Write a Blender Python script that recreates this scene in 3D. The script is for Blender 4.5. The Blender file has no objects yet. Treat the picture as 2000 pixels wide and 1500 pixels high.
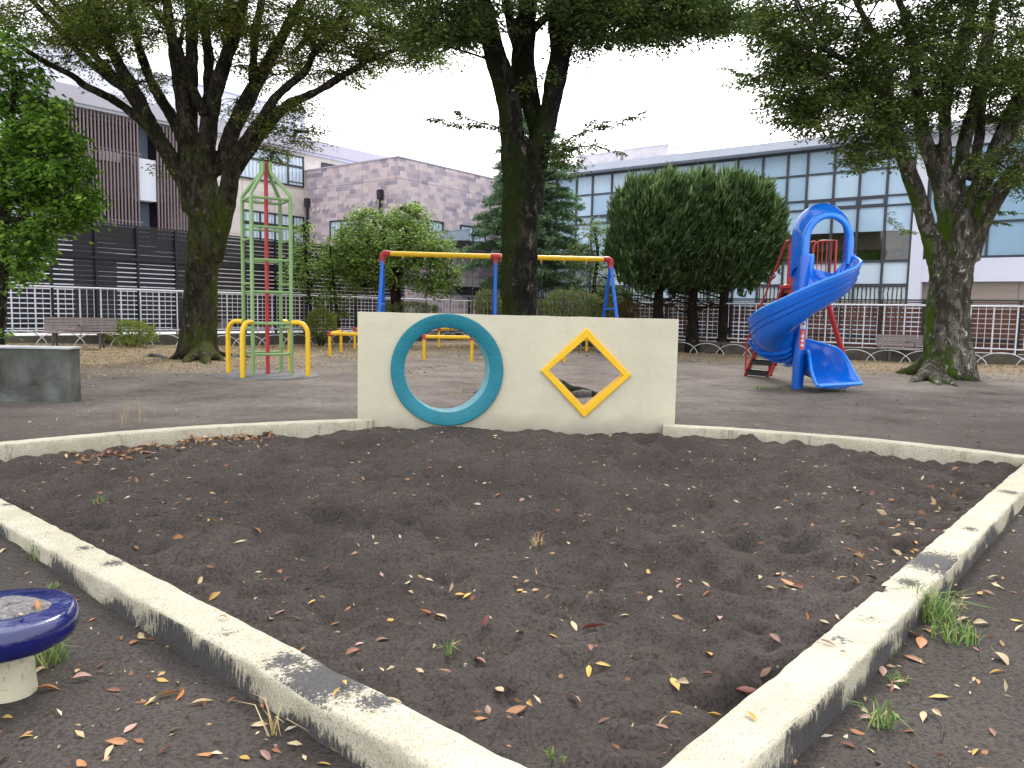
import bpy, math, random
import numpy as np
from mathutils import Vector, Matrix
from mathutils.geometry import tessellate_polygon
random.seed(7); rng = np.random.default_rng(11)
PI = math.pi; R = math.radians
scn = bpy.context.scene
COL = scn.collection

# ------------------------------------------------------------------ camera model (also used to turn measurements into places)
F = 1502.0; H = 1.4; ROLL = math.atan(.0202); PITCH = math.atan(143 / F)
fw = np.array([0, math.cos(PITCH), -math.sin(PITCH)])
_u0 = np.array([0, math.sin(PITCH), math.cos(PITCH)]); _r0 = np.array([1., 0, 0])
rt = math.cos(ROLL) * _r0 + math.sin(ROLL) * _u0
up = -math.sin(ROLL) * _r0 + math.cos(ROLL) * _u0
O = np.array([0, 0, H])
def ray(x, y): return fw + rt * ((x - 1000) / F) + up * ((750 - y) / F)
def gp(x, y, z=0.): d = ray(x, y); return O + d * ((z - H) / d[2])
def at(x, y, Y): d = ray(x, y); return O + d * (Y / d[1])
U = np.array([.6156, .788, 0]); V = np.array([.785, -.619, 0]); Z = np.array([0, 0, 1.])
U = U / np.linalg.norm(U); V = np.array([U[1], -U[0], 0])
def onp(x, y, ax, val): d = ray(x, y); return O + d * ((val - O @ ax) / (d @ ax))
def UVZ(u, v, z): return U * u + V * v + Z * z
cam = bpy.data.cameras.new('camera'); co = bpy.data.objects.new('camera', cam); COL.objects.link(co)
cam.sensor_fit = 'HORIZONTAL'; cam.sensor_width = 36; cam.lens = 36 * F / 2000; cam.clip_end = 2000; cam.clip_start = .05
m = Matrix.Identity(4)
for i, a in enumerate((rt, up, -fw)):
    for j in range(3): m[j][i] = a[j]
m.translation = Vector(O); co.matrix_world = m; scn.camera = co

# ------------------------------------------------------------------ light
SUN_EL, SUN_AZ = R(48), R(14)
w = bpy.data.worlds.new('World'); scn.world = w; w.use_nodes = True; nt = w.node_tree; nt.nodes.clear()
sk = nt.nodes.new('ShaderNodeTexSky'); sk.sky_type = 'NISHITA'; sk.sun_disc = False
sk.sun_elevation = SUN_EL; sk.sun_rotation = SUN_AZ; sk.air_density = 1.5; sk.dust_density = 4
hs = nt.nodes.new('ShaderNodeHueSaturation'); hs.inputs['Saturation'].default_value = .35
bg = nt.nodes.new('ShaderNodeBackground'); bg.inputs[1].default_value = .1
bg2 = nt.nodes.new('ShaderNodeBackground'); bg2.inputs[1].default_value = 1.2; bg2.inputs[0].default_value = (.93, .97, 1, 1)
tcw = nt.nodes.new('ShaderNodeTexCoord'); nzw = nt.nodes.new('ShaderNodeTexNoise'); nzw.inputs['Scale'].default_value = 1.6; nzw.inputs['Detail'].default_value = 5
mpw = nt.nodes.new('ShaderNodeMapping'); mpw.inputs['Scale'].default_value = (1, 1, 2.6)
crw = nt.nodes.new('ShaderNodeValToRGB'); crw.color_ramp.elements[0].position = .3; crw.color_ramp.elements[0].color = (.86, .9, .95, 1); crw.color_ramp.elements[1].position = .65; crw.color_ramp.elements[1].color = (1, 1, 1, 1)
ad = nt.nodes.new('ShaderNodeAddShader'); wo = nt.nodes.new('ShaderNodeOutputWorld')
L = nt.links.new
L(sk.outputs[0], hs.inputs['Color']); L(hs.outputs[0], bg.inputs[0])
L(tcw.outputs['Generated'], mpw.inputs[0]); L(mpw.outputs[0], nzw.inputs['Vector']); L(nzw.outputs[0], crw.inputs[0]); L(crw.outputs[0], bg2.inputs[0])
L(bg.outputs[0], ad.inputs[0]); L(bg2.outputs[0], ad.inputs[1]); L(ad.outputs[0], wo.inputs[0])
sl = bpy.data.lights.new('sun', 'SUN'); sl.energy = 1.9; sl.angle = R(12); sl.color = (1, .97, .92)
so = bpy.data.objects.new('sun', sl); COL.objects.link(so)
# nishita: rotation measured from +Y clockwise
sd = Vector((math.sin(SUN_AZ) * math.cos(SUN_EL), math.cos(SUN_AZ) * math.cos(SUN_EL), math.sin(SUN_EL)))
so.rotation_euler = sd.to_track_quat('Z', 'Y').to_euler(); so.location = sd * 60
scn.view_settings.view_transform = 'Standard'; scn.view_settings.look = 'None'; scn.view_settings.gamma = 1
scn.view_settings.exposure = .62
scn.render.engine = 'CYCLES'; scn.cycles.max_bounces = 6; scn.cycles.diffuse_bounces = 3; scn.cycles.transparent_max_bounces = 8
scn.cycles.use_denoising = True; scn.cycles.use_adaptive_sampling = True

# ------------------------------------------------------------------ materials
class NT:
    def __init__(s, name):
        s.m = bpy.data.materials.new(name); s.m.use_nodes = True; s.t = s.m.node_tree
        s.b = s.t.nodes['Principled BSDF']; s.out = s.t.nodes['Material Output']
        s.tc = s.t.nodes.new('ShaderNodeTexCoord'); s.obj = s.tc.outputs['Object']
    def n(s, t, **k):
        x = s.t.nodes.new(t)
        for a, b in k.items(): setattr(x, a, b)
        return x
    def l(s, a, b): s.t.links.new(a, b)
    def noise(s, scale, detail=4, vec=None, rough=.55, dist=0., mp=None):
        x = s.n('ShaderNodeTexNoise'); x.inputs['Scale'].default_value = scale; x.inputs['Detail'].default_value = detail
        x.inputs['Roughness'].default_value = rough; x.inputs['Distortion'].default_value = dist
        v = vec or s.obj
        if mp:
            q = s.n('ShaderNodeMapping'); q.inputs['Scale'].default_value = mp; s.l(v, q.inputs[0]); v = q.outputs[0]
        s.l(v, x.inputs['Vector']); return x.outputs[0]
    def ramp(s, f, stops, interp='LINEAR'):
        x = s.n('ShaderNodeValToRGB'); cr = x.color_ramp; cr.interpolation = interp
        while len(cr.elements) < len(stops): cr.elements.new(.5)
        for e, (p, c) in zip(cr.elements, stops):
            e.position = p; e.color = (c, c, c, 1) if isinstance(c, (int, float)) else (*c, 1)
        s.l(f, x.inputs[0]); return x.outputs[0]
    def mix(s, f, a, b, bt='MIX'):
        x = s.n('ShaderNodeMix', data_type='RGBA', blend_type=bt)
        if isinstance(f, (int, float)): x.inputs[0].default_value = f
        else: s.l(f, x.inputs[0])
        for i, c in ((6, a), (7, b)):
            if isinstance(c, tuple): x.inputs[i].default_value = (*c, 1)
            else: s.l(c, x.inputs[i])
        return x.outputs[2]
    def math(s, op, a, b=0., c=None, clamp=False):
        x = s.n('ShaderNodeMath', operation=op, use_clamp=clamp)
        for i, q in enumerate((a, b) if c is None else (a, b, c)):
            if isinstance(q, (int, float)): x.inputs[i].default_value = q
            else: s.l(q, x.inputs[i])
        return x.outputs[0]
    def dot(s, v, a):
        x = s.n('ShaderNodeVectorMath', operation='DOT_PRODUCT'); s.l(v, x.inputs[0]); x.inputs[1].default_value = tuple(a); return x.outputs['Value']
    def sep(s, v):
        x = s.n('ShaderNodeSeparateXYZ'); s.l(v, x.inputs[0]); return x.outputs
    def bump(s, h, strength=.3, dist=.02, prev=None):
        x = s.n('ShaderNodeBump'); x.inputs['Strength'].default_value = strength; x.inputs['Distance'].default_value = dist
        s.l(h, x.inputs['Height'])
        if prev is not None: s.l(prev, x.inputs['Normal'])
        s.l(x.outputs[0], s.b.inputs['Normal']); return x.outputs[0]
    def col(s, c):
        if isinstance(c, tuple): s.b.inputs['Base Color'].default_value = (*c, 1)
        else: s.l(c, s.b.inputs['Base Color'])
    def rough(s, r):
        if isinstance(r, (int, float)): s.b.inputs['Roughness'].default_value = r
        else: s.l(r, s.b.inputs['Roughness'])

def simple(name, c, rough=.5, var=.18, scale=3., bump=.0, bscale=60., metal=0., dirt=None, dirt_amt=.3, spec=.5, coat=0.):
    q = NT(name); c = np.array(c)
    f = q.noise(scale, 5)
    colr = q.ramp(f, [(.3, tuple(np.clip(c * (1 - var), 0, 1))), (.7, tuple(np.clip(c * (1 + var), 0, 1)))])
    if dirt is not None:
        g = q.ramp(q.noise(scale * 4, 8, rough=.7), [(.5, 0.), (.68, dirt_amt)])
        colr = q.mix(g, colr, tuple(dirt))
    q.col(colr)
    q.rough(q.ramp(q.noise(scale * 2.3, 4), [(.3, max(0, rough - .08)), (.7, min(1, rough + .1))]))
    q.b.inputs['Metallic'].default_value = metal; q.b.inputs['Specular IOR Level'].default_value = spec
    q.b.inputs['Coat Weight'].default_value = coat
    if bump: q.bump(q.noise(bscale, 4), bump, .01)
    return q.m

def leafmat(name, stops, trans=.35, rough=.45, patch=None, pscale=.5):
    q = NT(name); g = q.n('ShaderNodeNewGeometry')
    c = q.ramp(g.outputs['Random Per Island'], stops)
    v = q.ramp(q.noise(1.1, 3), [(.3, .7), (.7, 1.2)])
    c = q.mix(1., c, v, 'MULTIPLY')
    if patch:
        pf = q.ramp(q.noise(pscale, 2), [(.52, 0.), (.66, .8)])
        c = q.mix(pf, c, patch)
    q.col(c); q.rough(rough + .12); q.b.inputs['Specular IOR Level'].default_value = .16
    tr = q.n('ShaderNodeBsdfTranslucent'); q.l(c, tr.inputs[0])
    mx = q.n('ShaderNodeMixShader'); mx.inputs[0].default_value = trans
    q.l(q.b.outputs[0], mx.inputs[1]); q.l(tr.outputs[0], mx.inputs[2]); q.l(mx.outputs[0], q.out.inputs[0])
    return q.m

MT = {}
MT['teal'] = simple('teal_paint', (.003, .165, .225), .55, .10, 5, .8, 38, dirt=(.01, .06, .08), dirt_amt=.12)
MT['teal_in'] = simple('teal_inner', (.12, .34, .40), .6, .15, 5, .4, 38, dirt=(.5, .55, .52), dirt_amt=.6)
MT['yellow'] = simple('yellow_paint', (.80, .46, .008), .42, .06, 4, .25, 45, dirt=(.25, .12, .02), dirt_amt=.12)
MT['yellow_metal'] = simple('yellow_metal', (.78, .47, .008), .35, .06, 5, .05, 30, dirt=(.25, .12, .02), dirt_amt=.25)
MT['red'] = simple('red_metal', (.42, .022, .03), .4, .1, 5, .05, 30, dirt=(.2, .06, .05), dirt_amt=.4)
MT['swing_blue'] = simple('blue_metal', (.006, .13, .62), .35, .06, 5, .05, 30)
MT['green_metal'] = simple('green_metal', (.20, .34, .135), .45, .08, 5, .08, 30, dirt=(.1, .14, .06), dirt_amt=.3)
MT['slide'] = simple('slide_plastic', (.002, .115, .56), .24, .10, 1.2, .0, dirt=(.02, .12, .5), dirt_amt=.3, coat=.25)
MT['slide_rim'] = simple('slide_rim_plastic', (.004, .19, .72), .24, .06, 1.2, .0, coat=.25)
MT['slide_seam'] = simple('slide_seam', (.002, .03, .25), .5)
MT['black'] = simple('black_rubber', (.012, .012, .014), .6)
MT['dark_metal'] = simple('dark_metal', (.02, .02, .028), .5, .15)
MT['steel'] = simple('galvanised_steel', (.35, .36, .38), .45, .15, 6, 0, metal=.6)
MT['white_fence'] = simple('white_fence_paint', (.72, .73, .80), .45, .08, 8, .05, 40, dirt=(.3, .25, .2), dirt_amt=.3)
MT['bench_wood'] = simple('bench_slats', (.23, .185, .18), .6, .15, 9, .2, 60, dirt=(.25, .22, .2), dirt_amt=.3)
MT['bench_leg'] = simple('bench_leg', (.07, .065, .07), .5, .2)
MT['black_slat'] = simple('charcoal_slats', (.016, .0155, .023), .5, .15, 2)
MT['brown_slat'] = simple('brown_slats', (.12, .042, .03), .55, .25, 2.5, .1, 40)
MT['fin'] = simple('brown_louvre', (.21, .155, .16), .5, .08, 2)
MT['fascia'] = simple('mauve_fascia', (.44, .41, .48), .6, .04, 1)
MT['pale_wall'] = simple('pale_render', (.66, .67, .76), .7, .03, .7)
MT['white_wall'] = simple('white_render', (.70, .71, .82), .6, .03, .7)
MT['grey_roof'] = simple('grey_roof_edge', (.54, .57, .68), .45, .04, .7)
MT['mullion'] = simple('mullion_grey', (.05, .052, .072), .4, .1)
MT['win_frame'] = simple('black_frame', (.02, .02, .025), .4, .1)
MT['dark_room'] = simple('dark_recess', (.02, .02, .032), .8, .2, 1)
MT['retain'] = simple('retaining_concrete', (.10, .088, .07), .85, .3, 3, .5, 20, dirt=(.04, .045, .03), dirt_amt=.6)
MT['paving'] = simple('pale_paving', (.5, .49, .48), .8, .06, .5)
MT['pipe'] = simple('downpipe', (.02, .02, .03), .35)
MT['vent'] = simple('vent_metal', (.5, .47, .5), .4)
MT['cloth_white'] = simple('white_cloth', (.7, .72, .8), .8)
MT['cloth_blue'] = simple('blue_cloth', (.15, .25, .7), .8)
MT['balust'] = simple('balcony_panel', (.07, .055, .065), .7)
MT['tan_tile'] = simple('tan_tile', (.42, .34, .29), .6, .08, 3)
MT['rootwood'] = simple('root_wood', (.06, .05, .045), .85, .4, 8, .6, 40)

def glassy(name, c, stripes=None, rough=.08, var=.06):
    q = NT(name); c = np.array(c)
    base = q.ramp(q.noise(.6, 3), [(.3, tuple(c * (1 - var))), (.7, tuple(np.clip(c * (1 + var), 0, 1)))])
    if stripes:
        ax, freq, dk, lo, hi = stripes
        t = q.math('MULTIPLY', q.dot(q.obj, ax), freq)
        wv = q.math('SINE', q.math('ADD', t, q.math('MULTIPLY', q.noise(3, 2), 3.)))
        base = q.mix(q.ramp(wv, [(lo, 0.), (hi, 1.)]), base, dk)
    q.col(base); q.rough(rough); q.b.inputs['Specular IOR Level'].default_value = .6
    return q.m
MT['blind'] = glassy('blind_glass', (.42, .58, .76), rough=.12)
MT['blind_hi'] = glassy('blind_glass_bright', (.52, .68, .84), rough=.18)
MT['panel'] = glassy('spandrel_panel', (.62, .73, .84), rough=.3)
MT['vblind'] = glassy('vertical_blind', (.50, .58, .60), (tuple(V), 38., (.03, .04, .045), .35, .6), .15)
MT['curtain_u'] = glassy('curtain_glass', (.58, .68, .80), (tuple(U), 30., (.30, .38, .47), .2, .9), .12)
MT['curtain_v'] = glassy('curtain_glass_side', (.58, .68, .80), (tuple(V), 30., (.30, .38, .47), .2, .9), .12)
MT['darkglass'] = glassy('dark_glass', (.02, .025, .035), rough=.05)
MT['blueglass'] = glassy('blue_glass', (.20, .34, .50), rough=.08)
q = NT('clear_glass'); gl = q.n('ShaderNodeBsdfGlossy'); gl.inputs['Roughness'].default_value = .03
tr = q.n('ShaderNodeBsdfTransparent'); tr.inputs[0].default_value = (.8, .82, .82, 1)
fr = q.n('ShaderNodeFresnel'); fr.inputs[0].default_value = 1.5
mx = q.n('ShaderNodeMixShader'); q.l(q.math('ADD', fr.outputs[0], .02), mx.inputs[0]); q.l(tr.outputs[0], mx.inputs[1]); q.l(gl.outputs[0], mx.inputs[2]); q.l(mx.outputs[0], q.out.inputs[0])
MT['clear'] = q.m

def tiles(name, ax, cols, tw, th, joint=1.8):
    q = NT(name); s = q.dot(q.obj, ax); z = q.dot(q.obj, (0, 0, 1))
    zr = q.math('FLOOR', q.math('DIVIDE', z, th))
    off = q.math('MULTIPLY', q.math('MODULO', zr, 3.), .37)
    sr = q.math('FLOOR', q.math('ADD', q.math('DIVIDE', s, tw), off))
    cb = q.n('ShaderNodeCombineXYZ'); q.l(sr, cb.inputs[0]); q.l(zr, cb.inputs[1])
    wn = q.n('ShaderNodeTexWhiteNoise', noise_dimensions='2D'); q.l(cb.outputs[0], wn.inputs['Vector'])
    cb2 = q.n('ShaderNodeCombineXYZ'); q.l(q.math('FLOOR', q.math('DIVIDE', sr, 2.)), cb2.inputs[0]); q.l(q.math('FLOOR', q.math('DIVIDE', zr, 2.)), cb2.inputs[1])
    wn2 = q.n('ShaderNodeTexWhiteNoise', noise_dimensions='2D'); q.l(cb2.outputs[0], wn2.inputs['Vector'])
    f = q.math('ADD', q.math('MULTIPLY', wn.outputs['Value'], .6), q.math('MULTIPLY', wn2.outputs['Value'], .4))
    n = len(cols)
    c = q.ramp(f, [(.12 + .76 * i / (n - 1), cc) for i, cc in enumerate(cols)])
    c = q.mix(q.ramp(q.noise(9, 6, rough=.7), [(.3, .0), (.8, .35)]), c, tuple(np.array(cols[0]) * .75))
    fs = q.math('FRACT', q.math('DIVIDE', s, joint)); fz = q.math('FRACT', q.math('DIVIDE', q.math('ADD', z, .4), 2.6))
    jm = q.math('MAXIMUM', q.math('LESS_THAN', fs, .016), q.math('LESS_THAN', fz, .012))
    c = q.mix(q.math('MULTIPLY', jm, .55), c, (.08, .07, .08))
    q.col(c); q.rough(.55); q.bump(wn.outputs['Value'], .15, .01)
    return q.m
ST = [(.29, .25, .32), (.44, .36, .41), (.60, .47, .48), (.70, .57, .57), (.38, .33, .40)]
MT['stone_v'] = tiles('stone_tiles_side', tuple(V), ST, .44, .21)
MT['stone_u'] = tiles('stone_tiles_front', tuple(U), ST, .44, .21)
BG = [(.60, .52, .49), (.68, .60, .56), (.72, .65, .61), (.64, .56, .54)]
MT['beige_u'] = tiles('beige_tiles', tuple(U), BG, .6, .2)
MT['tan_v'] = tiles('tan_tiles', tuple(V), [(.40, .33, .28), (.46, .38, .33), (.43, .36, .31)], 2.4, .16, 2.4)

def bark(name, grey, dark, moss, mossamt, side=None, mt=.5, upward=True):
    q = NT(name)
    n1 = q.noise(2.2, 6, mp=(1, 1, .35), rough=.65); n2 = q.noise(14, 6, mp=(1, 1, .3), rough=.7)
    c = q.ramp(n1, [(.35, dark), (.52, tuple((np.array(dark) + np.array(grey)) / 2)), (.66, grey)])
    c = q.mix(q.ramp(n2, [(.3, .55), (.7, 0.)]), c, tuple(np.array(dark) * .6))
    pt = q.ramp(q.noise(5.5, 7, rough=.75, mp=(1, 1, .45), dist=.6), [(.46, 0.), (.52, .85)])
    c = q.mix(pt, c, tuple(np.array(dark) * .8))
    lich = q.ramp(q.noise(7.5, 6, rough=.8, mp=(1, 1, .5), dist=.4), [(.585, 0.), (.625, .8)])
    c = q.mix(lich, c, tuple(np.array(grey) * 1.9))
    mf = q.math('ADD', q.math('MULTIPLY', q.noise(1.3, 4, mp=(1, 1, .5)), .55), q.math('MULTIPLY', q.noise(9, 6, rough=.75, mp=(1, 1, .5)), .45))
    if side:
        g = q.n('ShaderNodeNewGeometry'); sd_ = q.math('MULTIPLY', q.dot(g.outputs['Normal'], side), .19); mf = q.math('ADD', mf, sd_)
    if upward:   # moss thins out up the limbs
        zz = q.dot(q.obj, (0, 0, 1)); mf = q.math('SUBTRACT', mf, q.math('MULTIPLY', q.math('MAXIMUM', q.math('SUBTRACT', zz, 4.0), 0.), .05))
    c = q.mix(q.ramp(mf, [(mt, 0.), (mt + .1, mossamt)]), c, q.mix(n2, moss, tuple(np.array(moss) * .4)))
    q.col(c); q.rough(.95); q.b.inputs['Specular IOR Level'].default_value = .04
    b1 = q.bump(n1, .6, .08); q.bump(n2, 1., .05, b1)
    return q.m
MT['bark_l'] = bark('mossy_bark', (.105, .093, .072), (.020, .018, .012), (.085, .105, .018), .7, None, .46)
MT['bark_m'] = bark('dark_mossy_bark', (.075, .068, .055), (.012, .011, .009), (.020, .032, .005), .8, (-.8, -.3, 0), .50)
MT['bark_r'] = bark('patchy_bark', (.28, .262, .23), (.040, .036, .024), (.08, .15, .008), .9, (-.95, .0, 0), .60)
MT['bark_s'] = bark('thin_bark', (.07, .06, .05), (.02, .018, .014), (.06, .07, .02), .3, None, .6)

# ------------------------------------------------------------------ numpy value noise
def _h(ix, iy, s):
    n = (ix.astype(np.int64) * 374761393 + iy.astype(np.int64) * 668265263 + s * 1442695041) & 0x7fffffff
    n = ((n ^ (n >> 13)) * 1274126177) & 0x7fffffff
    return ((n ^ (n >> 16)) & 0xffff) / 65535.
def vn(x, y, s=0):
    ix, iy = np.floor(x), np.floor(y); fx, fy = x - ix, y - iy
    fx = fx * fx * (3 - 2 * fx); fy = fy * fy * (3 - 2 * fy)
    a, b, c, d = _h(ix, iy, s), _h(ix + 1, iy, s), _h(ix, iy + 1, s), _h(ix + 1, iy + 1, s)
    return (a * (1 - fx) + b * fx) * (1 - fy) + (c * (1 - fx) + d * fx) * fy - .5
def fbm(x, y, f, o=4, s=0, g=.5):
    r = 0; a = 1.
    for i in range(o): r = r + a * vn(x * f, y * f, s + i * 7); a *= g; f *= 2.03
    return r

# ------------------------------------------------------------------ objects
ORG = {}
def tag(o, label=None, cat=None, group=None, kind=None):
    if label: o['label'] = label
    if cat: o['category'] = cat
    if group: o['group'] = group
    if kind: o['kind'] = kind
    return o
def thing(name, loc, label, cat, group=None):
    o = bpy.data.objects.new(name, None); COL.objects.link(o); o.location = tuple(loc); o.empty_display_size = .2
    ORG[o.name] = np.array(loc, float); return tag(o, label, cat, group)
class MB:
    def __init__(s): s.v = []; s.f = []; s.mi = []; s.cur = 0
    def add(s, vs, fs):
        b = len(s.v); s.v += [tuple(map(float, p)) for p in vs]; s.f += [tuple(b + i for i in f) for f in fs]; s.mi += [s.cur] * len(fs); return s
    def box(s, c, d, ax=None):
        ax = ax or (np.array([1., 0, 0]), np.array([0, 1., 0]), Z); c = np.array(c, float)
        vs = [c + ax[0] * d[0] * i / 2 + ax[1] * d[1] * j / 2 + ax[2] * d[2] * k / 2 for i in (-1, 1) for j in (-1, 1) for k in (-1, 1)]
        return s.add(vs, [(0, 1, 3, 2), (4, 6, 7, 5), (0, 4, 5, 1), (2, 3, 7, 6), (0, 2, 6, 4), (1, 5, 7, 3)])
    def uv(s, u0, u1, v0, v1, z0, z1):
        return s.box(UVZ((u0 + u1) / 2, (v0 + v1) / 2, (z0 + z1) / 2), (abs(u1 - u0), abs(v1 - v0), abs(z1 - z0)), (U, V, Z))
    def tube(s, pts, r, n=8, cap=True, wob=0.):
        pts = [np.array(p, float) for p in pts]; k = len(pts)
        if not hasattr(r, '__len__'): r = [r] * k
        t = [(pts[min(i + 1, k - 1)] - pts[max(i - 1, 0)]) for i in range(k)]
        t = [a / (np.linalg.norm(a) + 1e-9) for a in t]
        a = np.cross(t[0], Z if abs(t[0][2]) < .9 else np.array([1., 0, 0])); a /= np.linalg.norm(a)
        vs = []
        for i in range(k):
            a = a - t[i] * (a @ t[i]); a /= np.linalg.norm(a) + 1e-9; b = np.cross(t[i], a)
            for j in range(n):
                th = 2 * PI * j / n; q = r[i] * (1 + (wob * random.uniform(-1, 1) if wob else 0))
                vs.append(pts[i] + a * math.cos(th) * q + b * math.sin(th) * q)
        fs = [(i * n + j, i * n + (j + 1) % n, (i + 1) * n + (j + 1) % n, (i + 1) * n + j) for i in range(k - 1) for j in range(n)]
        if cap: fs += [tuple(range(n - 1, -1, -1)), tuple(range((k - 1) * n, k * n))]
        return s.add(vs, fs)
    def lathe(s, c, prof, n=32):
        c = np.array(c, float); vs = []
        for (r, z) in prof:
            for j in range(n): vs.append(c + np.array([r * math.cos(2 * PI * j / n), r * math.sin(2 * PI * j / n), z]))
        k = len(prof)
        fs = [(i * n + j, i * n + (j + 1) % n, (i + 1) * n + (j + 1) % n, (i + 1) * n + j) for i in range(k - 1) for j in range(n)]
        fs += [tuple(range(n - 1, -1, -1)), tuple(range((k - 1) * n, k * n))]
        return s.add(vs, fs)
    def build(s, name, mat, parent=None, smooth=False, bevel=0., org=None, remesh=0.):
        me = bpy.data.meshes.new(name)
        o0 = ORG[parent.name] if parent is not None else (np.array(org, float) if org is not None else np.zeros(3))
        me.from_pydata([(p[0] - o0[0], p[1] - o0[1], p[2] - o0[2]) for p in s.v], [], s.f)
        mats = mat if isinstance(mat, (list, tuple)) else [mat]
        for q in mats: me.materials.append(q)
        if len(mats) > 1: me.polygons.foreach_set('material_index', s.mi)
        if smooth: me.polygons.foreach_set('use_smooth', [True] * len(me.polygons))
        me.validate(); me.update()
        o = bpy.data.objects.new(name, me); COL.objects.link(o)
        if parent is not None: o.parent = parent
        else: o.location = tuple(o0)
        ORG[o.name] = o0
        if smooth and not remesh:
            try: me.set_sharp_from_angle(angle=R(50))
            except Exception: pass
        if remesh:
            q = o.modifiers.new('remesh', 'REMESH'); q.mode = 'VOXEL'; q.voxel_size = remesh; q.use_smooth_shade = True
            q = o.modifiers.new('smooth', 'SMOOTH'); q.iterations = 3; q.factor = .5
        if bevel:
            q = o.modifiers.new('bevel', 'BEVEL'); q.width = bevel; q.segments = 2; q.limit_method = 'ANGLE'; q.angle_limit = R(40)
        return o
def npmesh(name, verts, quads, mat, parent=None, smooth=False, org=None):
    """verts (n,3); quads (m,4) numpy"""
    o0 = ORG[parent.name] if parent is not None else (np.array(org, float) if org is not None else np.zeros(3))
    me = bpy.data.meshes.new(name); v = (np.asarray(verts) - o0).astype(np.float32); qd = np.asarray(quads, dtype=np.int32)
    me.vertices.add(len(v)); me.vertices.foreach_set('co', v.ravel())
    k = qd.shape[1]
    me.loops.add(qd.size); me.loops.foreach_set('vertex_index', qd.ravel())
    me.polygons.add(len(qd)); me.polygons.foreach_set('loop_start', np.arange(0, qd.size, k, dtype=np.int32))
    try: me.polygons.foreach_set('loop_total', np.full(len(qd), k, dtype=np.int32))
    except Exception: pass
    if smooth: me.polygons.foreach_set('use_smooth', np.ones(len(qd), dtype=bool))
    me.materials.append(mat); me.update(calc_edges=True); me.validate()
    o = bpy.data.objects.new(name, me); COL.objects.link(o)
    if parent is not None: o.parent = parent
    else: o.location = tuple(o0)
    ORG[o.name] = o0
    return o
def spline(pts, per=6):
    pts = [np.array(p, float) for p in pts]
    if len(pts) < 3: return pts
    P = [2 * pts[0] - pts[1]] + pts + [2 * pts[-1] - pts[-2]]; out = []
    for i in range(1, len(P) - 2):
        p0, p1, p2, p3 = P[i - 1:i + 3]
        for k in range(per):
            t = k / per
            out.append(.5 * ((2 * p1) + (-p0 + p2) * t + (2 * p0 - 5 * p1 + 4 * p2 - p3) * t * t + (-p0 + 3 * p1 - 3 * p2 + p3) * t ** 3))
    out.append(pts[-1]); return out
def dup(root, loc, rotz=0., label=None, group=None):
    def cp(o, par):
        c = o.copy(); COL.objects.link(c)
        if par is not None: c.parent = par
        for ch in o.children: cp(ch, c)
        return c
    r = cp(root, None); r.location = tuple(loc); r.rotation_euler = (0, 0, rotz)
    if label: r['label'] = label
    if group: r['group'] = group
    return r

# ================================================================== GROUND
POLY = [(-1.76, 8.88), (-2.32, 8.66), (-2.87, 8.42), (-3.4, 8.1), (-3.85, 7.75), (-4.3, 7.3), (-5.0, 6.42), (.27, 1.80), (5.0, 7.2), (4.55, 7.72), (3.9, 8.17), (3.3, 8.45), (2.8, 8.65), (1.9, 8.95)]
def inpoly(x, y):
    r = np.zeros(np.shape(x), bool); n = len(POLY)
    for i in range(n):
        x1, y1 = POLY[i]; x2, y2 = POLY[(i + 1) % n]
        c = ((y1 > y) != (y2 > y)) & (x < (x2 - x1) * (y - y1) / (y2 - y1 + 1e-12) + x1); r ^= c
    return r
def sst(a, b, x): t = np.clip((x - a) / (b - a), 0, 1); return t * t * (3 - 2 * t)
def gz(x, y):
    x = np.asarray(x, float); y = np.asarray(y, float)
    far = sst(14, 21, y)
    z = far * np.minimum(.055 * np.maximum(0, -x - 9.5) + .03 * np.maximum(0, x - 10.5), .24)
    z = z + .06 * np.exp(-((x + 3.3) ** 2 + (y - 4.3) ** 2) / .9)
    return z
def gzn(x, y):
    near = 1 / (1 + np.maximum(0, y - 8) * .05)
    return gz(x, y) + (.018 * fbm(x, y, .7, 3, 3) + .022 * fbm(x, y, 3.2, 4, 9) * near)
def lines(a, b, st, lo, hi, g=1.09):
    r = list(np.arange(a, b, st)); d = st; x = a; L_ = []
    while x > lo: d *= g; x -= d; L_.append(x)
    d = st; x = r[-1]
    while x < hi: d *= g; x += d; r.append(x)
    return np.array(L_[::-1] + r)
def grid(xs, ys, zf):
    X, Y = np.meshgrid(xs, ys); Zz = zf(X, Y)
    n, k = X.shape; idx = np.arange(n * k).reshape(n, k)
    q = np.stack([idx[:-1, :-1], idx[:-1, 1:], idx[1:, 1:], idx[1:, :-1]], -1).reshape(-1, 4)
    return np.stack([X, Y, Zz], -1).reshape(-1, 3), q

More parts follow.
